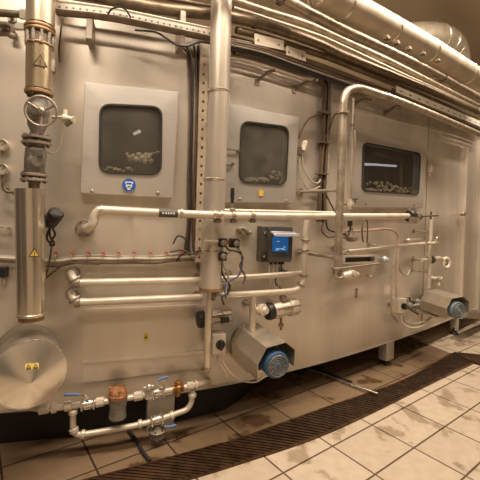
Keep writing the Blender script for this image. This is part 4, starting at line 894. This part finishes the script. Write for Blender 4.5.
def pump(label, b0, z0, f0, z1, scale, mp1, mp2, motm, riser_label=None):
    Pb, Pf = PZ(*b0, z0), PZ(*f0, z1); zc = (Pb.z + Pf.z)/2; Pb.z = Pf.z = zc
    d = (Pf - Pb).normalized(); L = (Pf-Pb).length; s = V((-d.y, d.x, 0)); s = s if s.x > 0 else -s
    R = .118*scale
    pm = thing('centrifugal_pump', label, 'pump', V((Pb.x, Pb.y, zc - R*1.3)), 'pumps under octagonal steel hoods')
    prof = [(-R*1.0, -R*.95), (-R*1.08, -R*.15), (-R*.62, R*.62), (R*.45, R*.78), (R*1.0, R*.35), (R*.98, -R*.5)]
    def loop(c, q): return [c + s*x + UP*y for x, y in q]
    inn = [(x*.965, y*.965) for x, y in prof]
    hd = MB(); rings = []
    lo = prof + inn[::-1]
    hd.ring_([loop(Pb, lo), loop(Pf, lo)])
    mesh('motor_hood', hd, mat('hood_steel', (.58, .52, .43), .8, .38, .08, 14, (1, 1, .4)), pm, smooth=False)
    mc = Pf - UP*R*.30 + s*R*.0 - d*L*.02
    rm = R*.66
    m = MB(); m.lathe(mc - d*L*.95, d, [(0, rm*.55), (.02, rm*.9), (L*.2, rm*.9), (L*.2+.005, rm*.86), (L*.7, rm*.86), (L*.7+.005, rm*.98), (L*.95, rm*1.0), (L*.985, rm*.93)], 30); mo = plabel(mesh('motor', m, motm, pm), 'painted electric motor')
    m = MB()
    for k in range(18):
        a_ = 2*math.pi*k/18; e = s*math.cos(a_) + UP*math.sin(a_); m.box(mc - d*L*.5 + e*rm*.9, e*rm*.07, d*L*.22, e.cross(d)*.003)
    mesh('cooling_fin', m, motm, mo)
    fe = mc + d*(L*.035); m = MB(); m.lathe(fe - d*.004, d, [(0, rm*.86), (.006, rm*.86), (.010, rm*.80)], 30); gr = mesh('fan_grille', m, GRILL, mo)
    m = MB()
    for q_ in (.25, .42, .58, .74): m.torus(fe + d*.009, d, rm*q_, .0035, 30, 6)
    for k in range(10):
        a_ = 2*math.pi*k/10; e = s*math.cos(a_) + UP*math.sin(a_); m.box(fe + d*.009 + e*rm*.45, e*rm*.34, d*.002, e.cross(d)*.003)
    mesh('grille_wire', m, mat('grille_wire_grey', (.20, .22, .23), .3, .45), gr)
    m = MB(); m.lathe(fe + d*.005, d, [(0, rm*.17), (.01, rm*.17), (.013, rm*.1)], 16); mesh('hub', m, motm, gr)
    m = MB(); m.lathe(mc - d*L*1.22, d, [(0, R*.5), (.01, R*.8), (.05, R*.85), (.06, R*.6), (.09, R*.55), (.10, R*.8), (.13, R*.8), (L*.3, R*.5)], 28); mesh('pump_casing', m, S_CAST, pm)
    for k in range(6):
        a_ = 2*math.pi*k/6; e = s*math.cos(a_) + UP*math.sin(a_); m = MB(); c = mc - d*L*1.2 + e*R*.7; m.cyl(c - d*.01, c + d*.11, R*.06, seg=6); mesh('bolt', m, S_DARK, pm)
    m = MB(); m.box(Pb + d*L*.12 - UP*R*1.22, d*L*.42, s*R*.8, UP*.012); m.box(Pb + d*L*.1 - UP*R*1.1, d*.03, s*R*.6, UP*R*.14); mesh('base_plate', m, S_FACE, pm, bev=.003)
    return pm, Pb, Pf, d, s, R, zc
pm, Pb, Pf, d, s, R, zc = pump('front pump with blue motor under an octagonal steel hood', (249, 338), 2.83, (277.5, 357.5), 2.40, 1.16, 0, 0, BLUEP)
m = MB(); m.box(Pb - UP*R*1.25 - d*.2, d*.24, s*.045, UP*.018); mesh('support_arm', m, S_DULL, pm)
# ------------------------------------------------------------------ right riser pipe with overhead bend
o, path, r_ = pipe('riser_pipe', 'vertical steel pipe bending over the right hatch', 'pipe', [(337.5, 268), (338, 255), (339.5, 215), (341.5, 160), (343, 112), (344, 100), (347.5, 91.5), (355, 88.5), (362, 89), (375, 93), (400, 101.5), (440, 117.5), (480, 134.5), (490, 138.6)], .445, 4.0, S_OVER, ref=(341, 170), n=7)
rp = o
p = P(343, 112.5, .445); m = MB(); m.lathe(p - UP*.012, UP, [(0, r_*1.1), (.003, r_*1.55), (.021, r_*1.55), (.024, r_*1.1)], 20); mesh('union_nut', m, S_DULL, rp)
p = P(337.5, 268, .445); flange(rp, p, UP, r_*1.5, .016, S_DULL); standoff(rp, 340.5, 190, .445, .014); standoff(rp, 338, 258, .445, .014)
o, path, r_ = pipe('slim_pipe', 'slim vertical pipe close beside the right riser pipe', 'pipe', [(353.5, 98), (352.5, 130), (350.5, 200), (350, 208)], .10, 1.5, S_PIPE, ref=(352, 150)); standoff(o, 352.8, 110, .10, .008)
for y in (125,): p = P(352.6, y, .10); clamp(o, p, UP, r_*1.3)
sv = thing('needle_valve', 'small pale valve at the foot of the slim pipe beside the right hatch', 'valve', P(350, 212, .10)); p, t, n, _ = FRM(350.5, 204, .10)
m = MB(); m.lathe(p - UP*.05, UP, [(0, .02), (.02, .02), (.025, .03), (.055, .03), (.06, .02), (.10, .016)], 12); m.cyl(p, p + n*.05, .014); mesh('valve_body', m, CREAM, sv)
m = MB(); q = p + n*.05; m.box(q + UP*.045, t*.035, n*.006, UP*.006); m.cyl(q, q + UP*.05, .007); mesh('handle', m, S_DARK, sv); standoff(sv, 350.5, 204, .10, .01)
# harness of cables left of the riser
GH = 'cables of the brown harness between the hatches'
labs = ['brown harness cable furthest from the right riser pipe', 'brown harness cable second from the middle hatch', 'dark brown cable in the middle of the harness', 'brown harness cable second from the right riser pipe', 'grey harness cable nearest the right riser pipe']
for i in range(5):
    x = 320.5 + i*2
    cable(labs[i], [(315 + i*5, 79), (x + 3, 88), (x + 2.2, 110 + i), (x + 1 + random.uniform(-.7, .7), 140), (x - .8, 170), (x - 2.2 + random.uniform(-.7, .7), 195), (x - 3 + i*.6, 222)], .04 + .02*(i % 2), 1.25, [CAB_B, CAB_B, BLACK, CAB_B, CAB_G][i], GH)
for i, (lab, pts, mm) in enumerate((('brown cable bending from the harness to the pale fitting by the middle hatch', [(326, 112), (318, 115), (309, 119), (303, 128), (299, 138)], CAB_B), ('brown cable branching off the harness towards the riser pipe', [(324, 140), (330, 128), (334, 116), (338, 113)], CAB_B),
    ('thin cable loop hanging from the pale fitting, outer one', [(300, 154), (300, 170), (304, 184), (311, 190), (321, 186)], CAB_G), ('thin cable loop hanging from the pale fitting, inner one', [(302, 154), (304, 168), (310, 180), (318, 183), (322, 176)], CAB_G),
    ('brown cable leaving the harness at its foot towards the long pipe', [(323, 180), (327, 196), (333, 208), (336, 214)], CAB_B))): cable(lab, pts, .06, .8, mm, 'cables branching off the harness')
hp = thing('harness_strap', 'dark strap tying the brown cable harness together', 'strap', P(323, 148, .05)); p, t, n, _ = FRM(323, 143, .05)
m = MB(); m.box(p, t*.05, n*.035, UP*.006); m.box(p - UP*.28, t*.05, n*.035, UP*.006); m.box(p + UP*.27, t*.055, n*.035, UP*.010); mesh('band', m, S_DARK, hp); standoff(hp, 323, 143, .05, .008)
jv = thing('door_sensor', 'pale angled sensor fitting on the right edge of the middle hatch', 'sensor', P(302, 152, .0)); p, t, n, _ = FRM(303, 147, .05)
m = MB(); m.lathe(p - UP*.03, UP*.9 + t*.3, [(0, .02), (.02, .024), (.05, .024), (.07, .03), (.09, .016)], 14); m.cyl(p, P(303, 147, 0), .014); mesh('housing', m, CREAM, jv)
m = MB(); m.box(P(299, 151, .06), t*.018, n*.02, UP*.035); mesh('block', m, S_DARK, jv, bev=.004)
# ------------------------------------------------------------------ right group: regulator, sample pipes, slot box, hoses
rg = thing('butterfly_valve', 'dark butterfly valve at the right end of the long horizontal pipe', 'valve', P(412, 222, MO)); p, t, n, _ = FRM(409.5, 216, MO); k = MPP(409.5, 216, MO)
m = MB(); m.lathe(p - t*.02, t, [(0, 5*k), (.02, 6*k), (.07, 6*k), (.09, 5*k)], 22); mesh('valve_body', m, BLACK, rg)
m = MB(); m.lathe(p + t*.075, t, [(0, 4*k), (.03, 4.6*k), (.07, 4.6*k), (.09, 3*k), (.13, 2.5*k)], 18); mesh('coupling', m, S_BRIGHT, rg)
m = MB(); m.lathe(p + t*.17, t, [(0, 3.6*k), (.03, 3.6*k)], 16); m.cyl(p + t*.12, P(438, 215.5, MO), .010); m.cyl(P(431, 215.5, MO) - UP*.04, P(431, 215.5, MO) + UP*.04, .010); mesh('handle', m, S_DARK, rg)
m = MB(); m.cyl(p + UP*5.5*k, p + UP*9*k, .012); m.box(p - UP*4*k + n*.04, t*.03, n*.03, UP*.03); mesh('indicator', m, S_DULL, rg); standoff(rg, 411, 216, MO, .014)
o, path, r_ = pipe('sample_pipe', 'slim vertical pipe under the butterfly valve handle, reaching the far pump', 'pipe', [(431.5, 214), (431, 225), (430, 250), (429, 275), (428.5, 288)], .20, 1.7, S_PIPEW, ref=(430, 250)); standoff(o, 430.8, 232, .2, .01); standoff(o, 429.3, 272, .2, .01)
p = P(411.8, 246, .20)
o, path, r_ = pipe('spray_pipe', 'thin slanting pipe from the riser pipe to the sample pipe', 'pipe', [(344, 252), (370, 249.5), (400, 246), (424, 243.8), (437, 243)], .26, 1.9, S_PIPEW, ref=(380, 248)); standoff(o, 356, 251, .26, .01); standoff(o, 392, 247, .26, .01)
for (x, y, R_x) in ((424, 243.5, 1.7), (434, 243, 2.0), (346, 252, 1.6)): p, t, n, _ = FRM(x, y, .26); flange(o, p, t, r_*R_x, .03, S_BRIGHT, 'union_nut')
p, t, n, _ = FRM(437, 239, .22); m = MB(); m.lathe(p - t*.02, t + UP*.3, [(0, .02), (.03, .026), (.06, .02)], 12); m.cyl(p, P(436, 243, .26), .012); m.cyl(p, P(437, 239, 0), .01); tag(mesh('hose_nozzle', m, S_BRIGHT), 'small bright nozzle at the right end of the slanting pipe', 'nozzle')
o, path, r_ = pipe('stub_pipe', 'short pale stub pipe under the butterfly valve', 'pipe', [(407, 240.5, .12), (414, 240, .14), (425, 240.3, .14), (432, 240, .10), (433, 240, .0)], .14, 1.8, S_PIPE, ref=(415, 240)) if False else pipe('stub_pipe', 'short pale stub pipe under the butterfly valve', 'pipe', [(406, 240.5, .0), (406.5, 240.5, .06), (410, 240.3, .09), (408 + 12, 240, .10)], .1, 1.8, S_PIPE, ref=(415, 240))
# dark slot box
sb_ = thing('slot_tray', 'steel tray with a dark slot beside the riser pipe', 'tray', P(360, 265, .0)); t, n = fr(uof(360, 260))
cq = ((343.5, 256.2), (378, 255), (378, 263), (343.5, 264.2)); ci = ((345.5, 257.6), (375, 256.6), (375, 261.8), (345.5, 262.8))
m = MB(); m.frame([P(x, y, .08) for x, y in cq], [P(x, y, .08) for x, y in ci], -n*.079); mesh('frame', m, S_FACE, sb_, bev=.002)
m = MB(); m.prism([P(x, y, .03) for x, y in ci], -n*.006); mesh('slot', m, BLACK, sb_)
m = MB(); m.cyl(P(332, 269.5, .12), P(379, 263.5, .12), .010); m.cyl(P(379, 263.5, .12), P(379, 263.5, 0), .010); m.cyl(P(333, 269.4, .12), P(333, 269.4, 0), .010); mesh('rail', m, S_DULL, sb_)
p, t, n, _ = FRM(384, 259.5, .04); m = MB(); m.lathe(p - t*.03, t, [(0, .02), (.02, .035), (.05, .035), (.06, .02), (.10, .015)], 12); m.cyl(p, p + n*.06, .018); m.cyl(p, p - n*.04, .018); tag(mesh('drain_fitting', m, mat('bluish_fitting', (.5, .52, .56), .4, .35)), 'bluish grey fitting at the right end of the slot tray', 'fitting')
fb = thing('drain_valve', 'rounded steel drain valve under the slot tray', 'valve', P(350, 280, .10)); p, t, n, _ = FRM(350, 275, .12)
m = MB(); m.lathe(p - t*.10, t, [(0, .02), (.02, .035), (.06, .04), (.10, .05), (.15, .045), (.18, .03), (.22, .02)], 18); m.cyl(p, p + n*.06 + UP*.02, .03); mesh('valve_body', m, S_PIPEW, fb); standoff(fb, 350, 275, .12, .014)
m = MB(); m.tube(pp([(334, 270, .10), (334, 276, .11), (339, 278, .12), (345, 276, .12)], .1), .010, 8); mesh('elbow', m, S_DULL, fb)
p, t, n, _ = FRM(369, 276, .02); m = MB(); m.lathe(p - n*.02, n, [(0, .02), (.035, .02), (.045, .012), (.07, .012)], 10); tag(mesh('test_plug', m, S_BRIGHT), 'tiny bright plug on the sheet right of the drain valve', 'plug')
p, t, n, _ = FRM(356, 294, .0); m = MB(); m.box(p + n*.006 + UP*.012, t*.008, n*.006, UP*.05); m.sphere(p + n*.01 + UP*.05, .013); tag(mesh('keyhole_latch', m, S_DULL), 'small dull latch on the sheet below the drain valve', 'latch')
cable('pinkish hose running right from the small regulator then down the sheet', [(345, 231), (360, 231), (376, 229.5), (388, 229), (395, 231.5), (398.5, 238), (398, 252), (397, 275), (396, 300)], .09, 1.2, HOSE, cat='hose', name='hose')
cable('pale tube running down beside the pinkish hose to the far switch', [(396, 246), (393.5, 262), (392, 280), (391, 300), (392, 314), (398, 322)], .05, .9, CAB_G, cat='tube', name='tube')
cable('thin tube looping up over the pinkish hose', [(363, 242), (362, 230), (364, 221), (367, 221), (367.5, 232), (367, 243)], .13, .8, CAB_B, cat='tube', name='tube')
sg_ = thing('regulator', 'small dark regulator hanging under the long pipe beside the riser', 'regulator', P(350, 242, .12)); p, t, n, _ = FRM(351, 238, .12)
m = MB(); m.lathe(p - UP*.035, UP, [(0, .02), (.01, .045), (.04, .05), (.06, .04), (.09, .018), (.13, .015)], 16); mesh('body', m, S_DARK, sg_)
m = MB(); m.box(P(350, 223.5, .12), t*.016, n*.016, UP*.025); m.cyl(P(350, 223.5, .12), p, .008); mesh('coil', m, BLACK, sg_); m = MB(); m.lathe(p + n*.04, n, [(0, .026), (.02, .026), (.024, .02)], 14); mesh('dial', m, S_DULL, sg_); standoff(sg_, 351, 238, .12, .012)
for (lab, pts, mm) in (('dark cable looping beside the foot of the riser pipe', [(323, 222), (322, 231), (328, 237), (336, 236), (346, 233)], CAB_B), ('second thin dark cable crossing behind the riser pipe', [(326, 220), (328, 229), (338, 233), (349, 236)], BLACK), ('pale hanging cable loop on the sheet left of the sample pipe', [(398, 262), (401, 272), (407, 275), (410, 270)], CAB_G)): cable(lab, pts, .06, .8, mm)
rf = thing('ring_port', 'white ring flange on a short neck above the far pump', 'port', P(445, 269, .1)); p, t, n, _ = FRM(446, 263, .18)
cdir = (n*.75 + t*.1 + (EYE - p).normalized()*.4).normalized(); m = MB(); m.torus(p, cdir, 4.7*MPP(446, 263, .18), .022, 26, 10); plabel(mesh('ring', m, CREAM, rf), 'white ring')
m = MB(); m.lathe(p - cdir*.01, cdir, [(0, 4*MPP(446, 263, .18)), (.006, 4*MPP(446, 263, .18))], 20); mesh('disc', m, BLACK, rf)
m = MB(); m.tube(spline([p - cdir*.01, P(441, 258.5, .16), P(434, 258.5, .15), P(428, 260, .14), P(422, 260, .13)], 5), .022, 12); nk = mesh('neck', m, S_PIPEW, rf); m = MB(); q = P(431, 259.5, .145); m.lathe(q - t*.02, t, [(0, .05), (.04, .05)], 14); mesh('clamp', m, S_DARK, rf); standoff(rf, 424, 260, .13, .014)
eo = thing('elbow_port', 'small pale elbow port between the ring flange and the far pump', 'port', P(439, 283, .05)); p, t, n, _ = FRM(439.5, 279.5, .08)
m = MB(); m.lathe(p - n*.08, n, [(0, .03), (.05, .03), (.06, .04), (.10, .045), (.12, .035)], 16); m.cyl(p + n*.01, p + n*.01 - UP*.08 - t*.04, .022); mesh('elbow', m, S_PIPEW, eo)
switchbox('cream isolator switch with black knob beside the far pump', 402.5, 306, 5, 7.5, .16, .11, 3.2)
pm, Pb, Pf, d, s, R, zc = pump('far pump with grey blue motor under an octagonal steel hood', (431.5, 298), 4.32, (458.5, 306.5), 3.93, 1.18, 0, 0, GBLUE)
m = MB(); m.box(Pb - UP*R*1.25 - d*.25, d*.34, s*.05, UP*.018); mesh('support_arm', m, S_DULL, pm)
for i, (lab, pts) in enumerate((('grey cable looping from the far switch under the far pump', [(403, 316), (405, 321), (412, 324), (422, 322), (431, 318)]), ('pale cable from the far switch bending towards the far pump casing', [(401, 316), (403, 324), (412, 328), (424, 325), (432, 316)]), ('short dark cable curling on the far pump casing', [(409, 298), (414, 303), (412, 310), (418, 314)]))): cable(lab, pts, .14, .9, [CAB_G, CREAM, BLACK][i], 'cables of the far pump')
o, path, r_ = pipe('discharge_pipe', 'fat pipe leaving the frame right of the far pump', 'pipe', [(462, 313, .16), (470, 314, .15), (480, 315, .14), (490, 316.5, .13)], .16, 4.6, S_DULL, ref=(472, 315)); standoff(o, 474, 314.5, .14, .02)
m = MB()
for (x, y, r0) in ((409, 306, .05), (413, 309, .045), (417, 302, .05), (411, 300, .03)): q = P(x, y, .14); m.sphere(q, r0*.8)
m.tube([P(404, 308, .10), P(412, 306, .14), P(420, 305, .2)], .02, 10); m.cyl(P(411, 305, .14), P(411, 305, 0), .015); tag(mesh('mechanical_seal', m, S_CAST), 'cluster of cast fittings between the far switch and the far pump', 'fitting')
# ------------------------------------------------------------------ things lying on the floor
a, b = FLR(303, 367, .012), FLR(378, 394, .030)
m = MB(); m.tube([a, a.lerp(b, .5), b], .012, 12); tag(mesh('steel_rod', m, S_BRIGHT), 'bright steel rod lying on the floor from under the machine to the grate', 'rod')
a, b = FLR(316, 369, .012), FLR(352, 382, .012); m = MB(); m.tube([a, b], .012, 8); tag(mesh('dark_strip', m, RUBBER), 'black rubber strip lying next to the steel rod', 'strip')
a = FLR(150, 452, .02); m = MB(); m.tube(spline([FLR(128, 430, .016), FLR(136, 440, .016), FLR(143, 452, .016), FLR(150, 461, .016)], 5), .012, 8); tag(mesh('dark_strip', m, RUBBER), 'dark strip standing in for a thick tile joint below the bypass pipe', 'strip')  # strip added where the floor has only a thick dark tile joint
# ------------------------------------------------------------------ ceiling lamps that light the aisle and the added fill, above the frame
for (lx, ly), ang, pw in LAMPS:
    lo = thing('aisle_and_fill_lamp', 'long fluorescent lamp fixture, for the aisle row and the added fill', 'lamp', V((lx, ly, LAMP_Z)), 'ceiling lamps above the aisle and added fill lamps')
    tx = V((math.cos(math.radians(ang)), math.sin(math.radians(ang)), 0)); ty = V((-tx.y, tx.x, 0))
    m = MB(); c = V((lx, ly, LAMP_Z + .06)); m.box(c, tx*.75, ty*.09, V((0, 0, .03))); mesh('housing', m, CREAM, lo)
    m = MB()
    for e in (-.5, .5): m.cyl(c + tx*e, V((c.x, c.y, 4.995)) + tx*e, .008, seg=8)
    mesh('hanger', m, S_DULL, lo)
